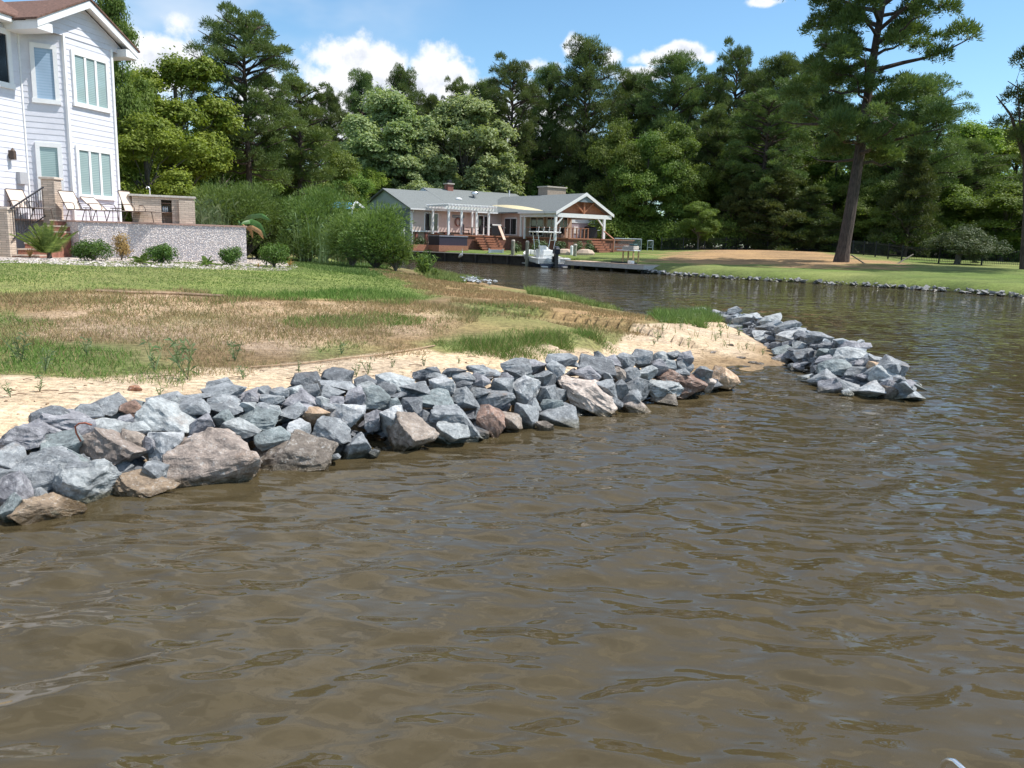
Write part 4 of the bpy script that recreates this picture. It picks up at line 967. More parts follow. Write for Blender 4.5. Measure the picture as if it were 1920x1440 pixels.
def front_of_wall(px, py):
    q = ghit(px, py); w = Vector((q.x-A0.x, q.y-A0.y, 0)); v = -w.dot(pn); u = w.dot(pd)
    if px < 110: q = aty(px, py, 24.8 if px > 75 else 24.5); q.z = g1(q.x, q.y); return q
    if -.5 < u < L+.1 and v > -.45 and px < 470:
        Y = pp(u, 0, 0).y-.5; q = aty(px, py, Y); q.z = g1(q.x, q.y)
    return q
def shrub(px, py, wpx, hpx, label, mat, Y=None, cat='shrub', group=None, name='shrub', nb=9, dens=900, size=.035, base=None, seed=1, fl=1., needle=False, nlen=.2, nw=.02, stems=True, squash=.8):
    b = base or front_of_wall(px, py); Y = b.y; W = wpx/CAM_F*(b-CO).length; Hh = hpx/CAM_F*(b-CO).length
    rs = np.random.RandomState(seed); bl = []
    for i in range(nb):
        a = rs.uniform(0, 6.28); q = rs.uniform(0, .62)**.7; zz = rs.uniform(.32, .78) if i else .5
        taper = math.sqrt(max(.1, 1-(max(0, zz-.45)/.62)**2))
        r = min(W, Hh)*rs.uniform(.20, .32)
        bl.append((np.array([math.cos(a)*q*(W/2-r*.6)*taper*1.3, math.sin(a)*q*(W/2-r*.6)*taper*1.3, max(r*fl*.8, min(zz*Hh, Hh-r*fl*.95))]), r, fl))
    if name in ('boxwood', 'dead_shrub', 'shrub'): bl.append((np.array([0, 0, Hh*.5]), W*.43, Hh/W*1.05))
    V, F, T = blob_leaves(bl, dens, size, rs=rs, needle=needle, nlen=nlen, nw=nw, cut=-.9)
    V[:, 2] = np.maximum(V[:, 2], .0)
    t = thing(name, b-Vector((0, 0, .02)), label, cat, group)
    link('foliage', np_mesh('foliage', V, F, mat, tint=T), parent=t)
    if stems:
        m = MB()
        for c, r, _ in bl: m.tube([b, b+Vector(c)*.5+Vector((0,0,.02)), b+Vector(c)], [Hh*.022, Hh*.016, Hh*.008], 5)
        m.build('stem', M_BARKG, t)
    return t
for i, (px, py, w, h, lb) in enumerate([(177,489,68,36,'round boxwood nearest the patio stairs'),(305,494,62,34,'round boxwood in the middle of the pebble wall'),(433,498,46,34,'round boxwood near the right corner of the pebble wall'),(482,486,34,30,'dark round boxwood just beyond the wall corner'),(514,501,54,42,'loose light green boxwood at the gravel end')]):
    shrub(px, py, w, h, lb, L_BOX, group='boxwoods in the gravel bed', name='boxwood', nb=16, dens=5200, size=.032, seed=20+i)
shrub(228, 488, 36, 48, 'brown dead shrub against the pebble wall', L_DEAD, name='dead_shrub', nb=12, dens=4200, size=.03, seed=31)
def _r(): pass
def rosette(px, py, hpx, n, width, label, mat, droop, name, cat, spread=.9, leaflets=False, group=None, base=None, seed=5):
    b = base or front_of_wall(px, py); Hh = hpx/CAM_F*(b-CO).length; rs = np.random.RandomState(seed)
    t = thing(name, b, label, cat, group); V = []; F = []; k = 0; T = []
    for i in range(n):
        a = rs.uniform(0, 6.28); el = rs.uniform(.45, 1.45) if name != 'palm' else rs.uniform(.75, 1.5); L_ = Hh*rs.uniform(.85, 1.2); d = np.array([math.cos(a)*math.cos(el)*spread, math.sin(a)*math.cos(el)*spread, math.sin(el)])
        side = np.cross(d, [0, 0, 1]); side /= np.linalg.norm(side)+1e-9; pts = [np.array([0, 0, .02])+d*L_*s-np.array([0, 0, 1])*droop*L_*s*s for s in np.linspace(0, 1, 7)]
        if leaflets:
            for j in range(26):
                s = .2+.8*j/26; q = np.array([0, 0, .02])+d*L_*s-np.array([0, 0, 1])*droop*L_*s*s
                for sg in (-1, 1):
                    e = q+side*sg*L_*.24*(1.15-s)+d*L_*.10-np.array([0, 0, L_*.07]); w_ = np.array([0, 0, 1])*width
                    V += [q-w_, q+w_, e]; F.append((k, k+1, k+2, k+2)); k += 3; T += [rs.rand()]*3
        for j in range(6):
            w0 = width*(1-abs(j/6-.35)); w1 = width*(1-abs((j+1)/6-.35)) if j < 5 else .002
            if leaflets: w0 = w1 = .006
            V += [pts[j]-side*w0, pts[j]+side*w0, pts[j+1]+side*w1, pts[j+1]-side*w1]; F.append((k, k+1, k+2, k+3)); k += 4; T += [.5]*4
    me = bpy.data.meshes.new('foliage'); me.from_pydata([tuple(v) for v in V], [], [tuple(dict.fromkeys(f)) for f in F]); me.update()
    at_ = me.attributes.new('tint', 'FLOAT', 'POINT'); at_.data.foreach_set('value', np.array(T, np.float32)); me.materials.append(mat)
    link('frond' if leaflets else 'foliage', me, parent=t)
    m = MB(); m.tube([b-Vector((0,0,.05)), b+Vector((0,0,Hh*.14))], [Hh*.07, Hh*.04], 8); m.build('trunk' if leaflets else 'crown_base', M_BARK, t)
    return t
rosette(93, 484, 66, 40, .012, 'bushy small palm beside the patio stairs', L_PALM, .22, 'palm', 'palm', leaflets=True, seed=3)
rosette(57, 490, 22, 14, .02, 'small red-based spiky plant left of the palm', L_DEAD, .3, 'spiky_plant', 'plant', seed=4)
for i, (a, b, h, lb) in enumerate([(268,496,34,'small half-dead palm between two boxwoods'),(388,499,30,'withered small palm before the pebble wall'),(485,501,12,'tiny dead plant tuft right of the last wall boxwood'),(543,500,28,'thin withered plant at the gravel bed tip'),(447,486,40,'pale dry plant at the wall corner')]):
    rosette(a, b, h, 15, .014, lb, L_PALM if i < 2 else L_DEAD, .5, 'withered_plant', 'plant', leaflets=(i < 2), seed=40+i, group='withered plants in the gravel bed')
# banana plant beyond the wall
bb = aty(455, 470, 30.4); bb.z = g1(bb.x, bb.y); bt = thing('banana_plant', bb, 'banana plant with big arching leaves behind the patio corner', 'banana plant')
M_BAN = simple('banana_leaf', (.06,.14,.03), .45, .25, 5, .1); M_BAND = simple('dry_banana_leaf', (.34,.20,.09), .8, .25, 8, .2)
def banana_leaf(pts, w, mat, Y=30.4):
    P = [aty(a, b_, Y+dy) for a, b_, dy in pts]; m = MB(); n = len(P); S = 4; seg = []
    for i in range(n*S):
        t = i/(n*S-1)*(n-1); k = min(int(t), n-2); seg.append(P[k].lerp(P[k+1], t-k))
    vs = []; fs = []
    for i, p in enumerate(seg):
        t = i/(len(seg)-1); d = (seg[min(i+1, len(seg)-1)]-seg[max(i-1, 0)]).normalized(); s = d.cross(Vector((.3, -1, .5))).normalized(); ww = w*math.sin(math.pi*min(.98, max(.04, t)))**.6
        vs += [p+s*ww+Vector((0, .06, -.04)), p, p-s*ww+Vector((0, -.02, -.05))]
    for i in range(len(seg)-1): fs += [(i*3, i*3+1, i*3+4, i*3+3), (i*3+1, i*3+2, i*3+5, i*3+4)]
    m.add(vs, fs); return m.build('leaf', mat, bt, smooth=True)
banana_leaf([(452,412,0),(470,404,-.2),(490,402,-.4),(508,412,-.5)], .11, M_BAN); banana_leaf([(452,418,0),(468,412,.3),(485,420,.3),(500,445,.3)], .13, M_BAN)
banana_leaf([(456,425,0),(472,424,-.2),(486,432,-.3),(494,446,-.3)], .10, M_BAND); banana_leaf([(434,360,0),(438,380,0),(446,405,0)], .03, M_BAN)
banana_leaf([(455,420,0),(470,430,.2),(474,446,.2)], .07, M_BAND)
m = MB(); m.tube([bb, bb+Vector((0, 0, 1.3))], [.1, .06], 8); m.tube([bb+Vector((0,0,1.2)), aty(447,414,30.4)], [.06, .03], 6); m.build('stem', M_BAN, bt, smooth=True)
sp = []
for i in range(1500):
    px = rng.uniform(-10, 560); py = rng.uniform(485, 504); p = ghit(px, py)
    if inpoly(np.array([p.x]), np.array([p.y]), Z_GRAV)[0] > -.05: sp.append(((p.x, p.y, p.z+.01), rng.uniform(.03, .06)))
rubble('gravel', 'pale pebble gravel bed below the patio wall', sp, simple('pale_pebble', (.50,.45,.41), .8, .2, 3, .1))
# ---------------------------------------------------------------- ranch house across the canal
RA = aty(770, 431, 80); FZ = 2.62
ru, rv = azv(55), azv(325)
RM = Matrix(((ru.x, rv.x, 0, RA.x), (ru.y, rv.y, 0, RA.y), (0, 0, 1, 0), (0, 0, 0, 1)))
def RP(u, v, z): return RM @ Vector((u, v, z))
def ruv(px, py, v):   # u and z of a photo point on the plane v = const
    q = hitp(px, py, RP(0, v, 0), rv); w = q-RP(0, v, q.z); return w.dot(ru), q.z
def rvu(px, py, u):   # v and z on the plane u = const
    q = hitp(px, py, RP(u, 0, 0), ru); w = q-RP(u, 0, q.z); return w.dot(rv), q.z
EV = ruv(770, 390, 0)[1]; UB = ruv(944, 398, 0)[0]
pkv, PKZ = rvu(722, 354, 0); bkv = 2*pkv
ranch = thing('ranch_house', RP(0, 0, 1.0), 'low pink-sided ranch house with grey roofs across the canal', 'house')
def part(name, mat, parent=ranch, bevel=0): 
    m = MB(RM); m.fin = lambda **k: m.build(name, mat, parent, bevel=bevel, **k); return m
m = part('wall', M_PINK); m.box((0, 0, FZ), (UB, .15, EV)); front = m.fin()
m = part('wall', M_GREYS); m.box((0, .16, 1.), (.15, bkv, EV)); m.fin()
m = part('gable', M_LBLUE); m.prism([(-.03, .1, EV), (-.03, bkv, EV), (-.03, pkv, PKZ-.12)], (.1, 0, 0)); m.fin()
m = part('wall', M_PINK); m.box((.16, bkv-.15, 1.), (17, bkv, EV)); m.fin()
m = part('crawl_space', M_TAN); m.box((.05, .3, .9), (UB, .5, FZ)); m.fin()
ov = .45; sl_r = (PKZ-EV)/pkv
m = part('roof', M_SHINGG)
m.prism([(-.3, -ov, EV-.02), (-.3, pkv, PKZ+.05), (-.3, bkv+ov, EV-.02), (-.3, bkv+ov, EV-.14), (-.3, pkv, PKZ-.08), (-.3, -ov, EV-.14)], (5.3, 0, 0)); m.fin()
hv, HR = rvu(800, 347.5, 5)
dz = .42; pv2 = pkv+dz/sl_r
m = part('roof', M_SHINGG)
m.prism([(5.0, -ov, EV-.02), (5.0, pv2, PKZ+.05+dz), (5.0, 2*pv2+ov, EV-.02), (5.0, 2*pv2+ov, EV-.14), (5.0, pv2, PKZ-.08+dz), (5.0, -ov, EV-.14)], (12.2, 0, 0)); m.fin()
m = part('gable', M_LBLUE); m.prism([(4.95, pkv-2.2, PKZ-.7), (4.95, pv2+2.5, PKZ-.7), (4.95, pv2, PKZ+dz-.05)], (.03, 0, 0)); m.fin()
m = part('gutter', M_WHITE); m.box((-.3, -ov-.1, EV-.15), (UB, -ov+.003, EV-.02)); m.box((-.02, -.06, EV-.25), (.10, .16-.003, FZ)); m.tube([(.12,-ov,EV-.15),(.12,-.1,EV-.5),(.12,-.1,1.2)], .05, 6); m.fin()
m = part('skirt_board', M_WHITE); m.box((.1, -.03, FZ-.06), (3.2, .0, FZ+.06)); m.fin()
for i in range(4):
    m = part('pier', M_BRICK); m.box((.6+i*1.1, .05, .9), (.85+i*1.1, .28, FZ)); m.fin()
def slider(px0, px1, pyt, pyb, v, label=None):
    u0, zt = ruv(px0, pyt, v); u1, zb = ruv(px1, pyb, v)
    f = part('sliding_door', M_WHITE); t = .10; a = v-.05
    f.box((u0-t, a, zb), (u0, v+.01, zt+t)); f.box((u1, a, zb), (u1+t, v+.01, zt+t)); f.box((u0, a, zt), (u1, v+.01, zt+t)); c = (u0+u1)/2; f.box((c-.06, a, zb), (c+.06, v+.01, zt)); f.box((u0, a, zb-.05), (u1, v+.01, zb))
    o = f.fin()
    for x0, x1 in ((u0, c-.06), (c+.06, u1)):
        g = MB(RM); g.box((x0, v-.02, zb), (x1, v-.005, zt)); g.build('door_glass', M_DKGL, o)
slider(797, 820, 400, 433, 0); slider(897, 916, 405, 440, 0)
# side wall of the wing and the set-back porch wall
UW = ruv(982, 400, -4)[0]; UE = ruv(1073, 400, -4)[0]; VG = -10.35
m = part('wall', M_PINK); m.box((UW, -4.0, FZ-.2), (UW+.15, -.003, EV+.05)); m.fin()
m = part('wall', M_TAN); m.box((UW+.153, -4.0, FZ-.2), (UE, -3.85, EV+.1)); m.fin()
v0_, zt_ = rvu(948, 408, UW); v1_, zb_ = rvu(968, 441, UW)
f = part('sliding_door', M_WHITE); f.box((UW-.06, min(v0_, v1_)-.1, FZ-.1), (UW-.003, max(v0_, v1_)+.1, zt_)); o = f.fin()
vm = (v0_+v1_)/2
for a, b in ((min(v0_, v1_), vm-.05), (vm+.05, max(v0_, v1_))):
    g = MB(RM); g.box((UW-.075, a, FZ), (UW-.062, b, zt_-.12)); g.build('door_glass', M_DKGL, o)
slider(995, 1017, 408, 441, -4.0)
for a, b in ((1026, 1040), (1050, 1062)):
    u0, zt = ruv(a, 408, -4); u1, zb = ruv(b, 430, -4)
    f = part('window', M_WHITE); f.box((u0-.12, -4.06, zb-.1), (u1+.12, -4.003, zt+.1)); o = f.fin(); c = (u0+u1)/2
    for x0, x1 in ((u0, c-.04), (c+.04, u1)):
        g = MB(RM); g.box((x0, -4.075, zb), (x1, -4.062, zt)); g.build('window_pane', M_DKGL, o)
# wing roof with open timbered gable
ug0 = ruv(1045, 394, VG)[0]; ug1 = ruv(1149, 399, VG)[0]; ugp, WPZ = ruv(1097, 362, VG); EW = ruv(1045, 396, VG)[1]
ugp = (ug0+ug1)/2
m = part('roof', M_SHINGG)
m.prism([(ug0-.1, VG, EW), (ugp, VG, WPZ), (ug1+.1, VG, EW), (ug1+.1, VG, EW-.12), (ugp, VG, WPZ-.14), (ug0-.1, VG, EW-.12)], (0, 14.5, 0)); m.fin()
m = part('rake_trim', M_WHITE)
for s, ue in ((1, ug0-.15), (-1, ug1+.15)): m.prism([(ue, VG-.06, EW-.03), (ugp, VG-.06, WPZ+.05), (ugp, VG-.06, WPZ-.27), (ue, VG-.06, EW-.32)], (0, .055, 0))
m.box((ug0-.15, VG, EW-.18), (ug0-.08, -4.1, EW-.02)); m.fin()
pu0 = ruv(1043, 420, VG)[0]; pu1 = ruv(1134, 420, VG)[0]
m = part('gable_truss', simple('cedar_ceiling', (.36,.15,.08), .6, .15, 6, .1)); m.prism([(ug0+.3, VG+.6, EW-.1), (ug1-.3, VG+.6, EW-.1), (ugp, VG+.6, WPZ-.3)], (0, .05, 0))
m.box((ugp-.09, VG+.2, EW-.1), (ugp+.09, VG+.38, WPZ-.3)); m.beam((ugp, VG+.3, EW), (ugp+1.3, VG+.3, EW+(WPZ-EW)*.55), .14, .14); m.beam((ugp, VG+.3, EW), (ugp-1.3, VG+.3, EW+(WPZ-EW)*.55), .14, .14); m.fin()
m = part('gable_peak', M_GREYS); m.prism([(ugp-1.1, VG+.05, WPZ-.85), (ugp+1.1, VG+.05, WPZ-.85), (ugp, VG+.05, WPZ-.25)], (0, .05, 0)); m.fin()
m = part('porch_beam', M_WHITE); m.box((ug0+.1, VG+.02, EW-.52), (ug1-.1, VG+.22, EW-.14)); m.box((ug0+.1, VG+.223, EW-.5), (ug0+.28, -4.1, EW-.16)); m.box((ug1-.28, VG+.223, EW-.5), (ug1-.1, -4.1, EW-.16)); m.fin()
DZ = FZ-.22
for u_, s in ((pu0, 1), (pu1, -1)):
    m = part('porch_post', M_WHITE); m.box((u_-.12, VG+.02, DZ-.3), (u_+.12, VG+.22, EW-.52)); m.beam((u_+s*.05, VG+.12, EW-1.3), (u_+s*.85, VG+.12, EW-.5), .12, .12); m.fin()
for px in (977, 984):
    u_ = UW-.05; v_ = rvu(px, 420, ug0+.2)[0]; m = part('porch_post', M_WHITE); m.box((ug0+.1, v_-.08, DZ-.2), (ug0+.26, v_+.08, EW-.5)); m.fin()
# right block
rb0, rbz = ruv(1073, 402, -3.5); rb1 = ruv(1150, 421, -3.5)[0]; re = ruv(1150, 422, -3.5)[1]; apz = ruv(1086, 402, -3.5)[1]
gbz = ruv(1100, 419, -3.5)[1]
m = part('wall', simple('mauve_siding', (.36,.30,.33), .6, .04, 4, .1)); m.box((UE, -3.5, 1.), (ruv(1138, 430, -3.5)[0], -3.3, gbz)); m.fin()
m = part('gable', simple('white_gable', (.66,.72,.74), .6, .03, 4, .1)); uap = ruv(1084, 402, -3.5)[0]; m.prism([(UE, -3.55, gbz), (rb1-.3, -3.55, gbz), (uap+.3, -3.55, apz), (UE, -3.55, apz)], (0, .2, 0)); m.fin()
m = part('roof', M_SHINGG); m.prism([(uap, -3.8, apz+.08), (rb1+.2, -3.8, re), (rb1+.2, -3.8, re-.14), (uap, -3.8, apz-.05)], (0, 9, 0)); m.fin()
q = ruv(1140, 430, -5.2)[0]; m = part('porch_post', M_WHITE); m.box((q-.09, -4.4, 1.), (q+.09, -4.22, gbz)); m.beam((q, -4.3, gbz-.7), (q+.8, -4.3, gbz+.1), .1, .1); m.fin()
m = part('porch_window', simple('bright_siding', (.8,.78,.74), .5, .05, 3, 0)); a, b_ = ruv(1077, 424, -3.6)[0], ruv(1085, 424, -3.6)[0]; m.box((a, -3.54, ruv(1080, 438, -3.5)[1]), (b_, -3.503, ruv(1080, 425, -3.5)[1])); m.fin()
# chimneys and vents
def onroof(px0, px1, pyt, pyb, v, d, name, mat, cap=True):
    u0, zt = ruv(px0, pyt, v); u1, zb = ruv(px1, pyb, v); m = part(name, mat); m.box((u0, v, zb-1.), (u1, v+d, zt-.12)); o = m.fin()
    if cap: c = MB(RM); c.box((u0-.1, v-.1, zt-.13), (u1+.1, v+d+.1, zt)); c.build('chimney_cap', simple('chimney_cap_stone', (.50,.45,.38), .8, .1, 8, .1), o)
    return u0, u1, zt
u0, u1, zt = onroof(840, 850, 343, 352, pv2-.6, .8, 'chimney', M_BRICK); m = part('chimney_pot', M_IRON); m.box((u0+.15, pv2-.5, zt), (u1-.15, pv2-.1, zt+.35)); m.fin()
onroof(1027, 1061, 348.5, 362, -3.4, 1.6, 'chimney', simple('beige_masonry', (.36,.29,.23), .85, .15, 9, .3))
u, z = ruv(860, 357, 3.4); zr = EV+(3.4)*sl_r; m = part('skylight', simple('dome_white', (.7,.7,.7), .3, .02, 3, 0)); m.lathe((u, 3.4, zr), [(.42,0),(.4,.14),(.2,.26),(.05,.28)], 14, (1, .8)); m.fin(smooth=True)
u, z = ruv(890, 360, 4.3); zr = EV+4.3*sl_r; m = part('roof_vent', M_STEEL); m.lathe((u, 4.3, zr), [(.2,0),(.2,.3),(.38,.4),(.4,.6),(.2,.75)], 12); m.fin(smooth=True)
u, z = ruv(955, 361, 4.6); m = part('vent_pipe', M_WHITE); m.tube([(u, 4.6, EV+2.), (u, 4.6, ruv(955, 357, 4.6)[1])], .06, 8); m.fin()
# sign and wreath on the pink wall
u0, zt = ruv(848, 403, 0); u1, zb = ruv(870, 409, 0); m = part('wall_sign', M_GREYS); m.box((u0, -.06, zb), (u1, -.01, zt)); o = m.fin()
m = MB(RM); m.box((u0+.1, -.07, zb+.1), (u1-.1, -.062, zt-.1)); m.build('sign_face', simple('sign_face', (.5,.46,.42), .6, .3, 3, 0, stretch=(4,4,1)), o)
u, z = ruv(858, 416, 0); m = part('wreath', simple('wreath_brown', (.22,.12,.10), .9, .3, 20, .3)); 
pts = [(u+math.cos(a)*.3, -.08, z+math.sin(a)*.38) for a in np.linspace(0, 6.28, 16)]; m.tube(pts, .1, 6, cap=False); m.fin()
# decks
deck = thing('redwood_deck', RP(6, -5, 1.), 'red-stained deck with steps running along the ranch house front', 'deck')
GR = .92
def dpart(name, mat, parent=deck): 
    m = MB(RM); m.fin = lambda **k: m.build(name, mat, parent, **k); return m
m = dpart('deck_boards', M_REDWOOD); m.box((2.2, -4.6, DZ-.12), (UW+.0, -.01, DZ)); m.box((UW+.003, VG-1.0, DZ-.12), (UE+2.2, -4.01, DZ)); m.fin()
m = dpart('skirt', simple('redwood_dark', (.20,.085,.06), .7, .2, 5, .2)); m.box((2.25, -4.5, .7), (UW, -4.4, DZ-.12)); m.box((UW+.1, VG-.9, .7), (UE+2.1, VG-.8, DZ-.12)); m.box((UW+.1, VG-.79, .7), (UW+.2, -4.5, DZ-.12)); m.fin()
sx0, sx1 = ruv(898, 455, -5.5)[0], ruv(940, 455, -5.5)[0]
for i in range(6):
    m = dpart('step', M_REDWOOD); z = DZ-(i+1)*(DZ-GR)/6.5; m.box((sx0, -4.6-.3*(i+1), z-.16), (sx1, -4.6-.3*i-.003, z)); m.fin()
tx0, tx1 = ruv(1115, 455, VG-1.8)[0], ruv(1141, 460, VG-1.8)[0]
for i in range(6):
    m = dpart('step', M_REDWOOD); z = DZ-(i+1)*(DZ-GR)/6.5; m.box((tx0, VG-1.0-.3*(i+1), z-.16), (tx1, VG-1.0-.3*i-.003, z)); m.fin()
m = dpart('handrail', simple('light_rail', (.60,.42,.32), .6, .1, 6, .1)); a = ruv(936, 424, -4.6); b_ = ruv(946, 450, -6.2); m.beam((a[0], -4.6, a[1]), (b_[0], -6.2, b_[1]), .26, .08); m.fin()
m = dpart('handrail', M_REDWOOD); a = ruv(1133, 434, VG-1.); b_ = ruv(1151, 449, VG-2.6); m.beam((a[0], VG-1., a[1]), (b_[0], VG-2.6, b_[1]), .14, .08); m.box((b_[0]-.06, VG-2.66, GR), (b_[0]+.06, VG-2.54, b_[1])); m.fin()
RLZ = DZ+.95
m = dpart('top_rail', M_REDWOOD); m.box((UW-.4, VG-1.0, RLZ-.06), (tx0-.1, VG-.86, RLZ)); m.box((UW-.4, VG-.857, RLZ-.06), (UW-.27, -4.7, RLZ)); m.fin()
m = dpart('rail_post', M_REDWOOD)
for i in range(7): u_ = UW-.35+(tx0-UW+.2)*i/6; m.box((u_-.05, VG-.98, DZ), (u_+.05, VG-.88, RLZ-.06))
m.fin()
m = dpart('cable_infill', M_IRON)
for k in range(5): m.tube([(UW-.35, VG-.93, DZ+.15+k*.15), (tx0-.15, VG-.93, DZ+.15+k*.15)], .008, 4)
m.fin()
# pergola
pv0 = -3.6; pzt = ruv(840, 386, pv0)[1]; pg = thing('pergola', RP(ruv(878, 400, pv0)[0], pv0, DZ), 'white slatted pergola over the deck hot tub corner', 'pergola')
def gpart(name, mat=M_WHITE, par=pg): 
    m = MB(RM); m.fin = lambda **k: m.build(name, mat, par, **k); return m
us = [ruv(p, 420, pv0)[0] for p in (841, 865, 893, 916)]
for u_ in us: m = gpart('post'); m.box((u_-.09, pv0-.09, DZ-.1), (u_+.09, pv0+.09, pzt-.3)); m.fin()
for u_ in (us[0], us[-1]): m = gpart('post'); m.box((u_-.09, -.6, DZ), (u_+.09, -.42, pzt-.3)); m.fin()
m = gpart('beam'); m.box((us[0]-.5, pv0-.14, pzt-.3), (us[-1]+.5, pv0-.1, pzt-.02)); m.box((us[0]-.5, pv0+.1, pzt-.3), (us[-1]+.5, pv0+.14, pzt-.02)); m.box((us[0]-.5, -.55, pzt-.3), (us[-1]+.5, -.5, pzt-.02)); m.fin()
m = gpart('rafters')
for i in range(16): u_ = us[0]-.4+(us[-1]-us[0]+.8)*i/15; m.box((u_-.03, pv0-.7, pzt-.02), (u_+.03, -.1, pzt+.14))
m.fin()
m = gpart('slats')
for i in range(9): v_ = pv0-.6+i*.5; m.box((us[0]-.6, v_-.03, pzt+.143), (us[-1]+.6, v_+.03, pzt+.19))
m.fin()
# hot tub and its platform
hv_ = -6.4; h0, hzt = ruv(824, 441, hv_); h1, hzb = ruv(876, 461, hv_)
ht = thing('hot_tub', RP((h0+h1)/2, hv_, hzb), 'dark square hot tub with a grey cover on a redwood plinth', 'hot tub')
m = gpart('cabinet', simple('tub_cabinet', (.035,.03,.05), .5, .1, 6, .1, stretch=(4,4,1)), ht); m.box((h0, hv_, hzb), (h1, hv_+2., hzt-.1)); m.fin()
m = gpart('cover', simple('tub_cover', (.25,.25,.30), .4, .1, 4, 0), ht); m.box((h0-.05, hv_-.05, hzt-.1), (h1+.05, hv_+2.05, hzt)); m.fin()
p0_ = ruv(823, 466, hv_-.5)[0]; p1_, pzb_ = ruv(878, 470, hv_-.5)
pl = MB(RM); pl.box((p0_, hv_-.5, GR-.1), (p1_, hv_+2.4, hzb-.003)); tag(pl.build('plinth', M_REDWOOD), 'stepped redwood plinth carrying the hot tub', 'plinth')
p0_ = ruv(775, 461, -5)[0]; p1_ = ruv(813, 461, -5)[0]; pz_ = ruv(795, 459, -5)[1]
pl = MB(RM); pl.box((p0_, -5, GR-.1), (p1_, -3.6, pz_)); tag(pl.build('planter', M_REDWOOD), 'low redwood planter box left of the hot tub', 'planter')
# shade sail
ss = thing('shade_sail', RP(8, -4, EV), 'cream triangular shade sail stretched beside the pergola', 'shade sail')
a = aty(921, 385, 81); b_ = aty(1019, 395, 76); c = aty(966, 384, 78.5); d = aty(948, 392, 78)
m = MB(); n_ = 10; vs = []; fs = []
for i in range(n_+1):
    t = i/n_; p = a.lerp(b_, t)+Vector((0, 0, .22*4*t*(1-t))); q = a.lerp(b_, t)+Vector((.2, -.9, 0))*math.sin(math.pi*t)*1.0+Vector((0, 0, -.15*math.sin(math.pi*t))); vs += [p, q]
for i in range(n_): fs.append((2*i, 2*i+1, 2*i+3, 2*i+2))
m.add(vs, fs); m.build('canvas', M_CREAMC, ss)
m = MB(); m.tube([a, RP(UB-.6, -.05, a.z+.2)], .012, 5); m.tube([b_, RP(ug0+.1, VG+2., EW-.3)], .012, 5); m.build('cord', M_IRON, ss)
# patio furniture, grill, heat pump
def deckset(px, py, v, label, kind):
    u, z = ruv(px, py, v); b = RP(u, v, DZ)
    if kind == 'chair':
        t = thing('patio_chair', b, label, 'chair', 'patio chairs on the far deck'); M = RM @ Matrix.Translation((u, v, DZ)) @ Matrix.Rotation(rng.uniform(0, 6), 4, 'Z')
        m = MB(M); m.box((-.28, -.28, .40), (.28, .28, .47)); m.build('seat', M_BLACK, t); m = MB(M); m.box((-.28, .22, .47), (.28, .29, .98)); m.build('backrest', M_BLACK, t)
        for sx in (-1, 1):
            for sy in (-1, 1): m = MB(M); m.beam((sx*.25, sy*.25, .4), (sx*.25, sy*.25, 0), .04, .04); m.build('leg', M_BLACK, t)
    elif kind == 'table':
        t = thing('patio_table', b, label, 'table'); M = RM @ Matrix.Translation((u, v, DZ))
        m = MB(M); m.lathe((0, 0, .70), [(.62, 0), (.62, .04)], 18); m.build('tabletop', M_TIMBER, t); m = MB(M); m.tube([(0, 0, .7), (0, 0, .03)], .06, 8); m.lathe((0, 0, 0), [(.3, 0), (.28, .04)], 12); m.build('pedestal', M_BLACK, t)
    elif kind == 'grill':
        t = thing('grill', b, label, 'grill'); M = RM @ Matrix.Translation((u, v, DZ))
        m = MB(M); m.box((-.7, -.3, .1), (.7, .3, .85)); m.build('cabinet', M_BLACK, t); m = MB(M); m.tube([(-.55, 0, .9), (.55, 0, .9)], .3, 14); m.build('lid', M_BLACK, t)
        m = MB(M); m.box((-1.05, -.28, .82), (-.72, .28, .86)); m.box((.72, -.28, .82), (1.05, .28, .86)); m.build('side_shelf', M_STEEL, t)
deckset(885, 435, -4.2, 'grey round patio table under the right of the pergola', 'table'); deckset(874, 436, -4.1, 'dark patio chair left of the round table', 'chair'); deckset(897, 436, -2.6, 'dark patio chair behind the round table', 'chair')
deckset(929, 436, -2.4, 'black covered grill by the pergola door', 'grill'); deckset(1106, 438, -8.6, 'black grill under the right of the porch gable', 'grill')
deckset(1022, 438, -6.2, 'dark patio chair on the porch near the sliding door', 'chair'); deckset(1050, 438, -6., 'dark patio chair on the porch near the windows', 'chair'); deckset(1036, 438, -7.4, 'round table on the porch between two chairs', 'table')
b = aty(750, 434, 79); m = MB(); m.box((b.x-.42, b.y-.4, 1.0), (b.x+.42, b.y+.4, 2.9)); o = m.build('utility_cabinet', simple('cabinet_grey', (.62,.64,.66), .5, .04, 5, 0), bevel=.03); tag(o, 'pale grey cabinet against the ranch house end wall', 'cabinet')
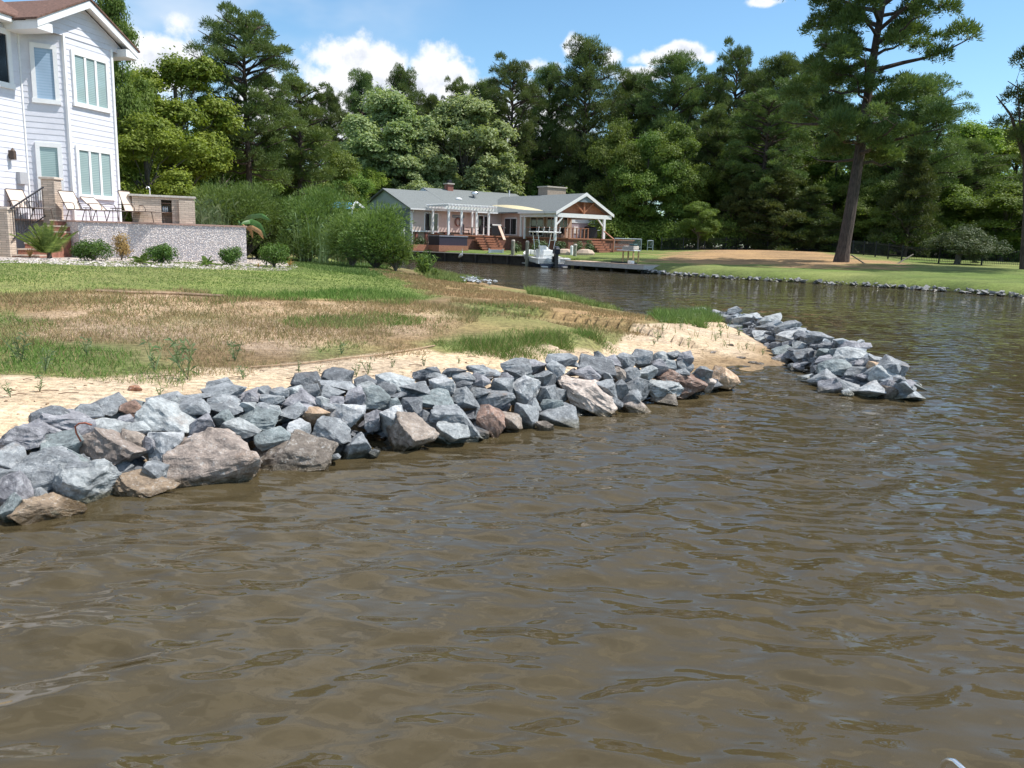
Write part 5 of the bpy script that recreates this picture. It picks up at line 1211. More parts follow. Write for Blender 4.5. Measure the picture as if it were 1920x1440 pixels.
# bushes in front of the deck
for i, (a, b_, w, h, lb) in enumerate([(786,461,31,20,'round bush at the left end of the ranch house'),(969,462,20,18,'bush beside the redwood steps'),(1010,463,34,20,'wide bush below the porch railing'),(1053,463,22,22,'round bush below the left porch post'),(1084,464,26,22,'tall round bush in the middle of the porch front'),(1105,463,24,22,'round bush nearest the right steps')]):
    q = aty(a, b_, 73.5 if a > 800 else 77); q.z = g1(q.x, q.y); shrub(a, b_, w, h+4, lb, L_GREYG, base=q, nb=9, dens=420, size=.09, seed=60+i, group='bushes along the far deck')
for i, (a, b_, w) in enumerate([(1060,462,22),(1098,463,22)]):
    q = aty(a, b_, 71.5); q.z = g1(q.x, q.y); m = MB(); m.lathe(q-Vector((0,0,.2)), [(.6,0),(.7,.35),(.5,.62),(.2,.7)], 10, (1.2, .7)); tag(m.build('planter_stone', M_TAN), 'tan boulder at the foot of the porch bushes', 'boulder', 'tan boulders by the porch bushes')
q = aty(1072, 464, 71); q.z = g1(q.x, q.y); m = MB(); m.lathe(q, [(.13,0),(.13,.75),(.08,.8)], 10); tag(m.build('marker_post', M_WHITE), 'short white post before the porch bushes', 'post')
# ---------------------------------------------------------------- bulkhead, dock, pilings
def bulk(pts, ztop, name, label, cat):
    t = thing(name, (pts[0][0], pts[0][1], 0), label, cat); m = MB()
    for (x0, y0), (x1, y1) in zip(pts, pts[1:]):
        d = Vector((x1-x0, y1-y0, 0)); n = Vector((d.y, -d.x, 0)).normalized()*.08; m.prism([(x0,y0,-.6),(x1,y1,-.6),(x1,y1,ztop),(x0,y0,ztop)], -n)
    m.build('sheet_wall', M_DKTIM, t); m = MB()
    for (x0, y0), (x1, y1) in zip(pts, pts[1:]):
        d = Vector((x1-x0, y1-y0, 0)); n = Vector((d.y, -d.x, 0)).normalized()*.2; m.prism([(x0+n.x,y0+n.y,ztop+.003),(x1+n.x,y1+n.y,ztop+.003),(x1+n.x,y1+n.y,ztop+.07),(x0+n.x,y0+n.y,ztop+.07)], -n*2.2)
    m.build('cap_board', M_TIMBER, t); m = MB()
    for (x0, y0), (x1, y1) in zip(pts, pts[1:]):
        L_ = math.hypot(x1-x0, y1-y0); k = int(L_/1.6)
        for i in range(k): tt_ = (i+.5)/k; px_, py_ = x0+(x1-x0)*tt_, y0+(y1-y0)*tt_; d = Vector((x1-x0, y1-y0, 0)); n = Vector((d.y, -d.x, 0)).normalized()*.14; m.tube([(px_+n.x, py_+n.y, -.6), (px_+n.x, py_+n.y, ztop)], .11, 7)
    m.build('piles', M_DKTIM, t); return t
BK = [W2(gz(a, b_, 0)) for a, b_ in [(740,485),(766,486.5),(850,490.5),(1000,498),(1062,502)]]
bulk(BK, .72, 'bulkhead', 'dark timber bulkhead along the canal lawn edge', 'bulkhead')
DK = [W2(gz(a, b_, 0)) for a, b_ in [(1058,503),(1120,507.5),(1206,513)]]
dock = thing('dock', (DK[0][0], DK[0][1], 0), 'long low dock with a grey timber face beside the boat', 'dock')
(x0, y0), (x1, y1) = DK[0], DK[-1]; dd = Vector((x1-x0, y1-y0, 0)).normalized(); dn = Vector((-dd.y, dd.x, 0)); dn = dn if dn.y > 0 else -dn; Ld = math.hypot(x1-x0, y1-y0)
DM = Matrix(((dd.x, dn.x, 0, x0), (dd.y, dn.y, 0, y0), (0, 0, 1, 0), (0, 0, 0, 1)))
m = MB(DM); m.box((0, 0, .27), (Ld, .1, .57)); m.box((Ld-.1, .103, .27), (Ld, 2.6, .57)); m.build('fascia', simple('silver_timber', (.55,.50,.46), .8, .15, 4, .2, stretch=(1,1,5)), dock)
m = MB(DM)
for i in range(int(Ld/.15)): m.box((i*.15, .0, .573), (i*.15+.14, 2.6, .61))
m.build('deck_boards', simple('dock_boards', (.52,.38,.28), .8, .15, 4, .2), dock)
for i in range(6):
    for v_ in (.25, 2.3): m = MB(DM); m.tube([(.3+i*(Ld-.6)/5, v_, -1), (.3+i*(Ld-.6)/5, v_, .27)], .12, 8); m.build('pile', M_DKTIM, dock)
for px, pt_, pb, lb in [(961,450,495,'leftmost round mooring piling before the bulkhead'),(987.5,452,499,'mooring piling just left of the boat'),(1046,456,493,'piling behind the boat stern on the lawn side'),(1077,458,500,'mooring piling right of the boat with a pale top')]:
    q = gz(px, pb, 0); q2 = hitp(px, pt_, q, (0, 1, 0)); r_ = 3.4/CAM_F*q.y; t = thing('mooring_piling', (q.x, q.y, 0), lb, 'piling', 'mooring pilings'); m = MB(); m.tube([(q.x, q.y, -1), (q.x, q.y, q2.z-.12)], r_, 12); m.build('shaft', M_PILE, t, smooth=False)
    m = MB(); m.lathe((q.x, q.y, q2.z-.12), [(r_*1.06,0),(r_*1.06,.07),(r_*.6,.16)], 12); m.build('cap', M_TIMBER, t)
# boat, stern towards us
bq = gz(1039, 502, 0); BL, BW = 5.6, 1.28
boat = thing('motorboat', (bq.x, bq.y, 0), 'white centre-console motorboat with black outboard moored at the dock', 'boat')
BMx = Matrix.Translation((bq.x, bq.y, 0)) @ Matrix.Rotation(R_(17), 4, 'Z') @ Matrix.Scale(1.12, 4)   # local +y = bow
ST = [(0,1.22,.98,.62,.0),(1.2,1.28,1.08,.66,.02),(2.8,1.26,1.06,.76,.06),(4.2,1.0,.72,.92,.18),(5.1,.55,.25,1.06,.4),(5.6,.05,.03,1.15,.7)]  # y, half width top, half width chine, sheer z, keel offset
def hull_band(lo_f, hi_f, name, mat):
    m = MB(BMx); vs = []; fs = []
    for y, wt, wc, zs, kz in ST:
        for f_ in (lo_f, hi_f):
            z = -.25+kz*.3+(zs+.25-kz*.3)*f_; w_ = wc*.75+(wt-wc*.75)*min(1, f_*1.25)
            vs += [(-w_, y, z), (w_, y, z)]
    for i in range(len(ST)-1):
        a = i*4; fs += [(a, a+4, a+6, a+2), (a+1, a+3, a+7, a+5)]
    fs.append((0, 2, 3, 1))
    if lo_f == 0: fs += [(i*4, i*4+1, i*4+5, i*4+4) for i in range(len(ST)-1)]
    m.add(vs, fs); return m.build(name, mat, boat)
hull_band(0, .62, 'hull_bottom', M_NAVY); hull_band(.62, 1, 'hull_side', M_GEL)
m = MB(BMx)
for s in (-1, 1):
    for i in range(len(ST)-1):
        (ya, wa, _, za, _k), (yb, wb, _, zb, _k2) = ST[i], ST[i+1]; wi, wj = max(0, wa-.26), max(0, wb-.26)
        m.add([(s*wa,ya,za),(s*wb,yb,zb),(s*wj,yb,zb),(s*wi,ya,za),(s*wi,ya,za-.35),(s*wj,yb,zb-.35)], [(0,1,2,3),(3,2,5,4)])
m.box((-1.2, .0, .25), (-.42, .5, .66)); m.box((.42, .0, .25), (1.2, .5, .66)); m.box((-.42, .0, .25), (.42, .34, .42)); m.box((-1., .05, .12), (1., 4.5, .2)); m.build('deck_moulding', M_GEL, boat, bevel=.02)
m = MB(BMx); m.box((-.42, 2.1, .2), (.42, 3.0, 1.25)); m.prism([(-.38,2.3,1.25),(.38,2.3,1.25),(.3,2.75,1.5),(-.3,2.75,1.5)], (0, .04, 0)); m.build('console', M_GEL, boat, bevel=.03)
m = MB(BMx); m.box((-.4, 1.35, .2), (.4, 1.75, .85)); m.box((-.4, 1.3, .85), (.4, 1.4, 1.2)); m.build('helm_seat', M_GEL, boat, bevel=.03)
m = MB(BMx); m.box((-.95, 1.4, 2.42), (.95, 3.2, 2.5)); m.build('hardtop', M_GEL, boat, bevel=.03)
m = MB(BMx)
for s in (-1, 1):
    for y in (1.75, 2.9): m.tube([(s*.5, y, .2), (s*.55, y, 1.4), (s*.72, y, 2.42)], .03, 6)
    m.tube([(s*.72, 1.75, 1.9), (s*.72, 2.9, 1.9)], .025, 6)
m.build('top_frame', M_STEEL, boat)
for i in range(5): m = MB(BMx); m.tube([(-.8+i*.4, 1.42, 2.4), (-.8+i*.4, 1.25, 2.8)], .03, 6); m.build('rod_holder', M_GEL, boat)
ob_ = MB(BMx); ob_.prism([(-.21,-.62,.95),(-.17,-.68,1.35),(.17,-.68,1.35),(.21,-.62,.95)], (0, .6, 0)); ob_.prism([(-.17,-.66,1.353),(-.11,-.5,1.5),(.11,-.5,1.5),(.17,-.66,1.353)], (0, .42, 0)); om = ob_.build('outboard_motor', simple('cowling_navy', (.02,.025,.045), .3, .05, 4, 0), boat, bevel=.05)
m = MB(BMx); m.box((-.11, -.5, -.3), (.11, -.12, .95)); m.box((-.25, -.55, .05), (.25, -.05, .1)); m.box((-.2, -.2, .4), (.2, .0, .8)); m.build('leg', M_BLACK, om)
for s in (-1, 1): m = MB(BMx); m.box((s*.78-.22, -.3, .03), (s*.78+.22, .0, .09)); m.build('trim_tab', M_GEL, boat)
# cleaning table with upturned dinghy on the dock end
tq = hitp(1153, 496, (x0+dd.x*Ld*.72, y0+dd.y*Ld*.72, 0), (0, 1, 0)); tl = (tq-Vector((x0, y0, 0))); tu = tl.dot(dd)
tb_ = thing('work_table', DM @ Vector((tu, 1.2, .61)), 'wooden dock table with white top near the dock end', 'table'); TT = DM @ Matrix.Translation((tu, 1.2, .61))
m = MB(TT); m.box((-.95, -.35, .92), (.75, .35, .99)); m.build('tabletop', M_WHITE, tb_)
for sx in (-.35, .65):
    for sy in (-.28, .28): m = MB(TT); m.beam((sx, sy, .92), (sx, sy, 0), .09, .09); m.build('leg', simple('yellow_pine', (.50,.34,.16), .7, .12, 6, .1), tb_)
dg = thing('dinghy', TT @ Vector((.1, 0, .99)), 'small upturned grey-brown dinghy lying on the dock table', 'dinghy'); m = MB(TT)
m.prism([(-.55,-.3,1.0),(.7,-.3,1.0),(.6,-.22,1.28),(-.45,-.22,1.28)], (0, .6, 0)); m.build('hull', M_TIMBER, dg, bevel=.05); m = MB(TT); m.box((.1, -.2, 1.3), (.6, .2, 1.42)); m.build('cover', simple('teal_cover', (.06,.12,.13), .7, .1, 6, 0), dg, bevel=.03)
m = MB(TT); m.box((-1.4, -.5, .0), (.9, -.1, .1)); tag(m.build('net_pile', M_BLACK, bevel=.03), 'dark low heap of net under the dock table', 'net')
m = MB(TT); m.box((.55, -.75, .0), (.95, -.45, .22)); tag(m.build('cooler', M_WHITE, bevel=.02), 'small white cooler at the foot of the dock table', 'cooler')
fp = aty(1082, 483, 64.5); fp.z = g1(fp.x, fp.y)+.05; ft = thing('flower_pot', fp, 'dark pot with a leafy plant just behind the right piling', 'pot'); m = MB(); m.lathe(fp, [(.2,0),(.27,.45),(.3,.47)], 12); m.build('pot', M_BLACK, ft)
V, F, T_ = blob_leaves([(np.array([0, 0, .7]), .3, 1.)], 900, .08); link('foliage', np_mesh('foliage', V, F, L_BUSH, tint=T_), parent=ft)
# white tank, plank, pipe, egret
bt_ = thing('bait_tank', aty(929, 477, 72), 'pale box-shaped tank between white posts on the bulkhead', 'tank'); a, b_ = aty(917, 478, 72), aty(943, 479, 72); zt = aty(917, 467, 72).z
m = MB(); m.box((a.x, 72, a.z-.2), (b_.x, 72.9, zt-.05)); m.build('body', simple('tank_grey', (.55,.58,.64), .4, .05, 5, 0), bt_)
for x in (a.x, b_.x): m = MB(); m.box((x-.06, 71.9, a.z-.3), (x+.06, 72.0, zt+.05)); m.build('post', M_WHITE, bt_)
a, b_ = aty(767, 473, 76), aty(819, 475, 74.2); m = MB(); m.beam(a, b_, .5, .1); tag(m.build('plank', M_WHITE), 'white plank lying along the left end of the bulkhead', 'plank')
m = MB(); q = gz(792, 487, 0); q.y -= .15; m.tube([(q.x, q.y, -.5), (q.x+.04, q.y, .78)], .11, 10); tag(m.build('pipe', M_WHITE), 'white pipe standing against the left bulkhead', 'pipe')
a, b_ = aty(972, 479, 69), aty(985, 480, 68.4); m = MB(); m.beam(a, b_, .5, .12); tag(m.build('dock_box', M_WHITE), 'white dock box between the two left pilings', 'box')
eq = gz(865.5, 491, 0); eq.y -= 1.1; eg = thing('egret', (eq.x, eq.y, 0), 'white egret standing in the shallows by the bulkhead', 'egret')
m = MB(Matrix.Translation((eq.x, eq.y, 0)) @ Matrix.Rotation(R_(-60), 4, 'Z') @ Matrix.Scale(1.15, 4)); m.tube([(-.42,0,.33),(-.25,0,.40),(-.05,0,.50),(.12,0,.57),(.2,0,.62)], [.015,.09,.125,.10,.05], 10)
m.tube([(.16,0,.58),(.24,0,.70),(.22,0,.82),(.2,0,.90),(.25,0,.97),(.31,0,.97)], [.055,.035,.025,.024,.032,.025], 8); m.build('body', M_WHITE, eg, smooth=True)
EM = Matrix.Translation((eq.x, eq.y, 0)) @ Matrix.Rotation(R_(-60), 4, 'Z') @ Matrix.Scale(1.15, 4)
m = MB(EM); m.tube([(.32,0,.97),(.45,0,.95)], [.018,.004], 6); m.build('bill', simple('bill_yellow', (.6,.4,.05), .5, .05, 6, 0), eg)
for s in (-.05, .05): m = MB(EM); m.tube([(0,s,.46),(-.03,s,.25),(.02,s,-.1)], .012, 5); m.build('leg', M_BLACK, eg)
# grab rail of the boat we stand on, bottom right
rc = aty(1788, 1440, 1.55); gr = thing('ladder_rail', (rc.x, rc.y, 0), 'curved polished steel ladder rail at the bottom right corner', 'rail')
m = MB(); p = [aty(a, b_, Y) for a, b_, Y in [(1778,1560,1.62),(1766,1470,1.62),(1765,1444,1.62),(1770,1430,1.61),(1779,1425,1.6),(1790,1428,1.58),(1806,1443,1.56),(1840,1478,1.5)]]
p = [Vector((p[0].x, p[0].y, -.4))]+p+[p[-1]+Vector((.1, -.1, -.2)), Vector((p[-1].x+.12, p[-1].y-.12, -.4))]
m.tube(p, .0062, 12); m.build('tube', M_STEEL, gr, smooth=True)
# blue tarp shelter, cars, cage
tp = aty(642, 382, 62); cn = thing('canopy', (tp.x, tp.y, g1(tp.x, tp.y)), 'blue tarp canopy with a white gable edge behind the shrubs', 'canopy')
e0, e1, e2, e3 = aty(610, 389, 62), aty(660, 392, 60), aty(668, 379.5, 61), aty(620, 378, 63)
m = MB(); m.add([e0, e1, e2, e3], [(0, 1, 2, 3)]); e4 = aty(682, 390, 61.5); m.add([e3, e2, e4, e4+Vector((-3, 2, 0))], [(0, 1, 2, 3)]); m.build('tarp', simple('blue_tarp', (.12,.36,.60), .5, .15, 4, .2), cn)
m = MB(); m.beam(e1, e2+Vector((0, -.05, .03)), .1, .16); m.beam(e2+Vector((0, -.05, .03)), e4, .1, .16); m.build('edge', M_WHITE, cn)
for e in (e0, e1, e4): m = MB(); m.tube([e, (e.x, e.y, .8)], .04, 6); m.build('pole', M_STEEL, cn)
def car(px, py, Y, label, col, yaw=0):
    b = aty(px, py, Y); b.z = g1(b.x, b.y); t = thing('parked_car', b, label, 'car', 'cars parked beyond the right woods'); M = Matrix.Translation(b) @ Matrix.Rotation(R_(yaw), 4, 'Z')
    m = MB(M); m.prism([(-2.2,-.9,.35),(2.2,-.9,.35),(2.25,-.9,.75),(1.1,-.9,.95),(-1.6,-.9,1.0),(-2.2,-.9,.85)], (0, 1.8, 0)); m.build('body', col, t, bevel=.06)
    m = MB(M); m.prism([(-1.6,-.78,1.0),(1.0,-.78,.95),(.35,-.72,1.42),(-1.2,-.72,1.45)], (0, 1.5, 0)); m.build('cabin', M_DKGL, t, bevel=.04); m = MB(M); m.box((-1.15,-.7,1.45),(.3,.7,1.49)); m.build('roof', col, t)
    for sx in (-1.4, 1.35):
        for sy in (-.92, .72): m = MB(M); m.tube([(sx, sy, .33), (sx, sy+.2, .33)], .33, 14); m.build('wheel', M_BLACK, t)
car(1716, 470, 92, 'white car glimpsed through the woods right of the big pine', simple('white_car', (.75,.75,.77), .3, .02, 2, 0), 15)
car(1745, 472, 97, 'dark red car beyond the white one in the right woods', simple('red_car', (.2,.04,.03), .3, .02, 2, 0), -10)
# wire pens and fences on the far lawn
def wire_pen(px0, px1, pyt, pyb, Y, label):
    a, b_ = aty(px0, pyb, Y), aty(px1, pyb, Y); zt = aty(px0, pyt, Y).z; t = thing('wire_pen', a, label, 'wire fence', 'galvanised pens by the ranch house')
    m = MB(); m.tube([(a.x,Y,zt),(b_.x,Y,zt)], .04, 5); m.tube([(a.x,Y,a.z),(b_.x,Y,a.z)], .03, 5); n_ = max(1, int((b_.x-a.x)/1.8))
    for i in range(n_+1): x = a.x+(b_.x-a.x)*i/n_; m.tube([(x,Y,a.z-.3),(x,Y,zt+.05)], .045, 5)
    m.build('post', simple('galvanised', (.40,.45,.50), .5, .1, 6, 0, metal=.3), t); m = MB()
    for i in range(int((b_.x-a.x)/.16)): x = a.x+.16*i; m.beam((x,Y,a.z),(min(x+.9, b_.x),Y,zt), .012, .012); m.beam((min(x+.9, b_.x),Y,a.z),(x,Y,zt), .012, .012)
    m.build('wire_mesh', MATS['galvanised'], t)
wire_pen(1152, 1202, 447, 463, 80, 'low galvanised wire fence right of the porch steps'); wire_pen(1214, 1224, 451, 464, 82, 'narrow galvanised gate by the dark trees')
fc = thing('iron_fence', aty(1750, 490, 67), 'black iron picket fence running along the right edge of the far lawn', 'fence')
FP = [aty(a, b_, Y) for a, b_, Y in [(1240,463,84),(1400,464,86),(1560,470,82),(1640,487,73),(1690,489,69),(1760,492,67),(1840,497,65),(1925,502,63),(2050,510,60)]]
m = MB(); r_m = MB(); pk = MB()
for a, b_ in zip(FP, FP[1:]):
    L_ = (b_-a).length; n_ = max(1, round(L_/2.4)); za, zb = g1(a.x, a.y), g1(b_.x, b_.y); a = Vector((a.x, a.y, za)); b_ = Vector((b_.x, b_.y, zb))
    for h in (.2, 1.15): r_m.beam(a+Vector((0,0,h)), b_+Vector((0,0,h)), .04, .04)
    for i in range(n_): q = a.lerp(b_, i/n_); m.box((q.x-.05, q.y-.05, q.z-.3), (q.x+.05, q.y+.05, q.z+1.35))
    for i in range(int(L_/.13)): q = a.lerp(b_, i*.13/L_); pk.beam(q+Vector((0,0,.1)), q+Vector((0,0,1.3)), .018, .018)
m.build('post', M_IRON, fc); r_m.build('rail', M_IRON, fc); pk.build('pickets', M_IRON, fc)
# ---------------------------------------------------------------- trees
def limb(rs, a, b, r0, r1, sag=.0, n=5):
    a, b = np.array(a, float), np.array(b, float); L_ = np.linalg.norm(b-a); pts = []
    for i in range(n):
        t = i/(n-1); p = a+(b-a)*t+rs.normal(0, L_*.03, 3)*(0 < t < 1); p[2] += sag*L_*math.sin(math.pi*t); pts.append(p)
    return pts, [r0+(r1-r0)*i/(n-1) for i in range(n)]
def pine_parts(seed, H, base, R, nbr, blade_n, lean=(0, 0), r0=.35, blade=.42, bw=.075, profile='flat', puff=1.0):
    rs = np.random.RandomState(seed); tk = MB()
    def axis(z): t = z/H; return np.array([lean[0]*t+math.sin(t*5+seed)*.012*H*t, lean[1]*t, z])
    zs = np.linspace(-.4, H*.985, 16); tk.tube([axis(z) for z in zs], [r0*(1.35 if z < .3 else 1)*(1-.9*max(0, z/H))**.8+.03 for z in zs], 10)
    blobs = []
    for i in range(nbr):
        f = (i+.5)/nbr; z = base+(H-base)*f**.95; a = i*2.4+rs.uniform(-.5, .5)
        if profile == 'flat': pr = (math.sin(math.pi*(.2+f*.66))**.6)
        elif profile == 'round': pr = math.sqrt(max(.12, 1-(1.75*f-.75)**2))
        else: pr = (1-f)**.8+.12
        L_ = R*pr*rs.uniform(.6, 1.12); p0 = axis(z); rise = rs.uniform(-.15, .55)+.45*f
        p1 = p0+np.array([math.cos(a)*L_, math.sin(a)*L_, L_*rise*.6]); pts, rr = limb(rs, p0, p1, .045+.022*L_, .025, -.05 if f < .4 else .04)
        tk.tube(pts, rr, 5)
        k = max(2, int(L_/(1.15*puff)))
        for j in range(k):
            t = .38+.62*(j+rs.rand()*.6)/k; q = np.array(p0)+(np.array(p1)-p0)*t; off = rs.normal(0, L_*.10*t+.22, 3); off[2] = off[2]*1.15+.12
            c = q+off; blobs.append((c, puff*rs.uniform(.5, 1.0)*(1-.2*f), .92))
            if rs.rand() < .5: tk.tube([q, c], [.025, .012], 4)
    for j in range(5): blobs.append((axis(H)+rs.normal(0, .45, 3)*np.array([1, 1, .8]), puff*.55, .8))
    tot = sum(b[1]**2 for b in blobs); V, F, T = blob_leaves(blobs, blade_n/tot, .1, rs=rs, needle=True, nlen=blade, nw=bw, inner=.15, shell=.6)
    return tk, (V, F, T)
def broad_parts(seed, H, base, R, nb, leaf_n, leaf=.2, r0=.25, aspect=.6, up=.3, shape='round', jit=.55):
    rs = np.random.RandomState(seed); tk = MB(); sway = rs.normal(0, .02*H, 2)
    def ax(t): return np.array([sway[0]*t, sway[1]*t, H*t])
    zs = np.linspace(-.02, .8, 9); tk.tube([ax(z) for z in zs], [r0*(1.3 if z < 0 else 1)*(1-.8*z)+.02 for z in zs], 9)
    blobs = []; hc = (base+H)/2; hh = (H-base)/2
    for i in range(nb):
        d = rs.normal(0, 1, 3); d /= np.linalg.norm(d); q = rs.uniform(.45, 1)**.5
        w = R*(1 if shape == 'round' else (1.15-.5*(d[2]+1)/2))
        r = R*rs.uniform(.22, .40)*(16/nb)**.33; c = np.array([d[0]*q*(w-r*.7), d[1]*q*(w-r*.7), hc+d[2]*q*(hh-r*.6)]); c[:2] += sway*.6
        blobs.append((c, r, .8)); h0 = min(max(c[2]*.6, base*.7), H*.75); pts, rr = limb(rs, ax(h0/H), c, .02+.012*R, .02, .05); tk.tube(pts, rr, 5)
        for j in range(3):
            e = rs.normal(0, 1, 3); e /= np.linalg.norm(e); blobs.append((c+e*r*.85, r*rs.uniform(.35, .55), .85))
    for t_ in (.66, .8, .9): blobs.append((ax(t_)+rs.normal(0, R*.06, 3), R*.3, .9))
    tot = sum(b[1]**2 for b in blobs); V, F, T = blob_leaves(blobs, leaf_n/tot, leaf, aspect, up, rs=rs, inner=.22, shell=.62, jit=jit, spike=.45)
    return tk, (V, F, T)
PROTO = {}
def proto(key, parts, lmat, bmat):
    tk, (V, F, T) = parts; me = np_mesh('crown', V, F, lmat, tint=T); ob = tk.build('trunk', bmat, None, loc=(0, 0, 0)); mt = ob.data; bpy.data.objects.remove(ob); PROTO[key] = (me, mt)
proto('pineA', pine_parts(1, 20, 7, 5.2, 64, 75000, blade=.3, bw=.06), L_PINE, M_BARK)
proto('pineB', pine_parts(2, 20, 4.5, 5.8, 92, 90000, profile='round', puff=1.3, blade=.3, bw=.065), L_PINE, M_BARK)
proto('pineC', pine_parts(3, 20, 8, 4.2, 50, 56000, profile='flat', blade=.3, bw=.06), L_PINEL, M_BARK)
proto('cone', pine_parts(4, 12, .5, 4.2, 60, 32000, profile='cone', r0=.2), L_CEDAR, M_BARK)
proto('oakA', broad_parts(11, 16, 3, 5.5, 26, 60000, .13), L_OAK, M_BARKG)
proto('oakB', broad_parts(12, 16, 1.5, 6, 28, 62000, .135), L_OAK, M_BARKG)
proto('limeA', broad_parts(13, 12, 1.2, 4.5, 26, 56000, .11), L_LIME, M_BARKG)
proto('limeB', broad_parts(14, 14, 4, 3.6, 26, 48000, .11), L_LIME, M_BARKG)
proto('maple', broad_parts(15, 15, 1.2, 5.6, 84, 110000, .15, up=.6, jit=.8), L_MAPLE, M_BARKG)
proto('cedar', broad_parts(16, 8, .4, 4.2, 20, 28000, .17, aspect=.35), L_CEDAR, M_BARKG)
proto('greyb', broad_parts(17, 4, .2, 3.2, 14, 14000, .13, aspect=.3), L_GREYG, M_BARKG)
def tree(key, x, y, label, H=None, W=None, zrot=None, group=None, name=None, z=None, cat='tree'):
    me, mt = PROTO[key]; zz = g1(x, y)-.1 if z is None else z; t = thing(name or ('pine_tree' if key.startswith('pine') else 'cedar_tree' if key in ('cedar', 'cone') else 'leafy_tree'), (x, y, zz), label, cat, group)
    base_h = {'pineA':21.2,'pineB':21.2,'pineC':21.,'cone':12.6,'oakA':17.2,'oakB':17.2,'limeA':12.9,'limeB':15,'maple':16.1,'cedar':8,'greyb':4}[key]; base_r = {'pineA':6.3,'pineB':6.9,'pineC':5.3,'cone':4.9,'oakA':6.4,'oakB':6.9,'limeA':5.2,'limeB':4.3,'maple':6.2,'cedar':4.2,'greyb':3.2}[key]
    sz = (H or base_h)/base_h; sx = (W/2)/base_r if W else sz; t.rotation_euler = (0, 0, rng.uniform(0, 6.28) if zrot is None else zrot); t.scale = (sx, sx, sz)
    link('crown', me, parent=t); link('trunk', mt, parent=t); return t
def tree_px(key, px, pyt, wpx, Y, label, pyb=None, **k):
    """px centre column, pyt top row, crown width in photo pixels at distance Y"""
    p = aty(px, 450, Y); z = g1(p.x, p.y); zt = aty(px, pyt, Y).z; D = (p-CO).length
    return tree(key, p.x, p.y, label, H=zt-z, W=wpx/CAM_F*D, **k)
# hero pine
hq = aty(1577, 493, 62); hz = g1(hq.x, hq.y)
tk, (V, F, T) = pine_parts(77, 24.5, 7.0, 6.5, 50, 110000, lean=(1.7, 0), r0=.45, blade=.32, bw=.07, profile='flat', puff=1.15)
ht_ = thing('pine_tree', (hq.x, hq.y, hz), 'tallest pine with a thick leaning trunk alone on the far lawn', 'tree')
link('crown', np_mesh('crown', V, F, L_PINE, tint=T), parent=ht_)
ob = tk.build('trunk', M_BARK, None, loc=(0, 0, 0)); ob.parent = ht_
# limb props leaning at the pine
m = MB(); a, b_ = aty(1625, 497, 60.5), aty(1596, 478, 61); m.tube([a, b_], .05, 5); tag(m.build('stick', M_BARKG), 'thin bare stick leaning right beside the big pine', 'stick')
m = MB(); a, b_ = aty(1680, 496, 62), aty(1712, 477, 64); m.tube([a, b_], .05, 5); tag(m.build('stick', M_BARKG), 'pale pole slanting up between the big pine and the fence', 'stick')
# right-edge pine: trunk at the frame edge, branch over the lawn
tree_px('pineA', 1985, -160, 250, 57, 'pine at the right frame edge with branches reaching in')
eq_ = aty(1912, 507, 58); m = MB(); b0 = Vector((eq_.x+.3, eq_.y, g1(eq_.x, eq_.y))); m.tube([b0, aty(1925, 400, 58), aty(1922, 300, 58), aty(1895, 215, 58), aty(1868, 180, 58)], [.32, .24, .16, .09, .03], 8); m.tube([aty(1922, 300, 58), aty(1912, 230, 58), aty(1907, 150, 58)], [.1, .06, .02], 6); tag(m.build('dead_tree', M_BARK), 'bare forked dead trunk at the right frame edge', 'tree')
# left woods
tree_px('oakA', 235, -60, 150, 42, 'tall dark tree rising behind the white house roof')
tree_px('limeB', 350, 48, 235, 46, 'yellow-green tree with a slim trunk left of the tall pine')
tree_px('pineA', 470, 22, 230, 52, 'tall flat-topped pine left of the clouds')
tree_px('limeA', 285, 190, 250, 41, 'bright lime tree beside the white house corner')
tree_px('oakB', 262, 105, 230, 50, 'olive-green tree just behind the lime tree')
tree_px('oakB', 420, 190, 230, 58, 'dark leafy tree under the flat-topped pine')
tree_px('pineC', 565, 150, 170, 62, 'pine with drooping boughs right of the flat-topped pine')
tree_px('oakA', 590, 215, 200, 70, 'dark leafy tree left of the silver maples')
tree_px('limeA', 505, 230, 160, 64, 'mid-green tree between the two left pines')
LW = ['the outdoor kitchen','the grey-green reeds','the leftmost marsh shrub','the banana leaves','the blue canopy','the white house corner']
for i, (px, t_, w, Y) in enumerate([(330,260,190,62),(400,290,190,68),(480,280,190,72),(560,300,190,76),(630,290,160,82),(240,250,200,60)]):
    tree_px('oakB', px, t_, w, Y, 'shaded leafy tree deep in the left woods above '+LW[i], group='shaded trees of the left woods')
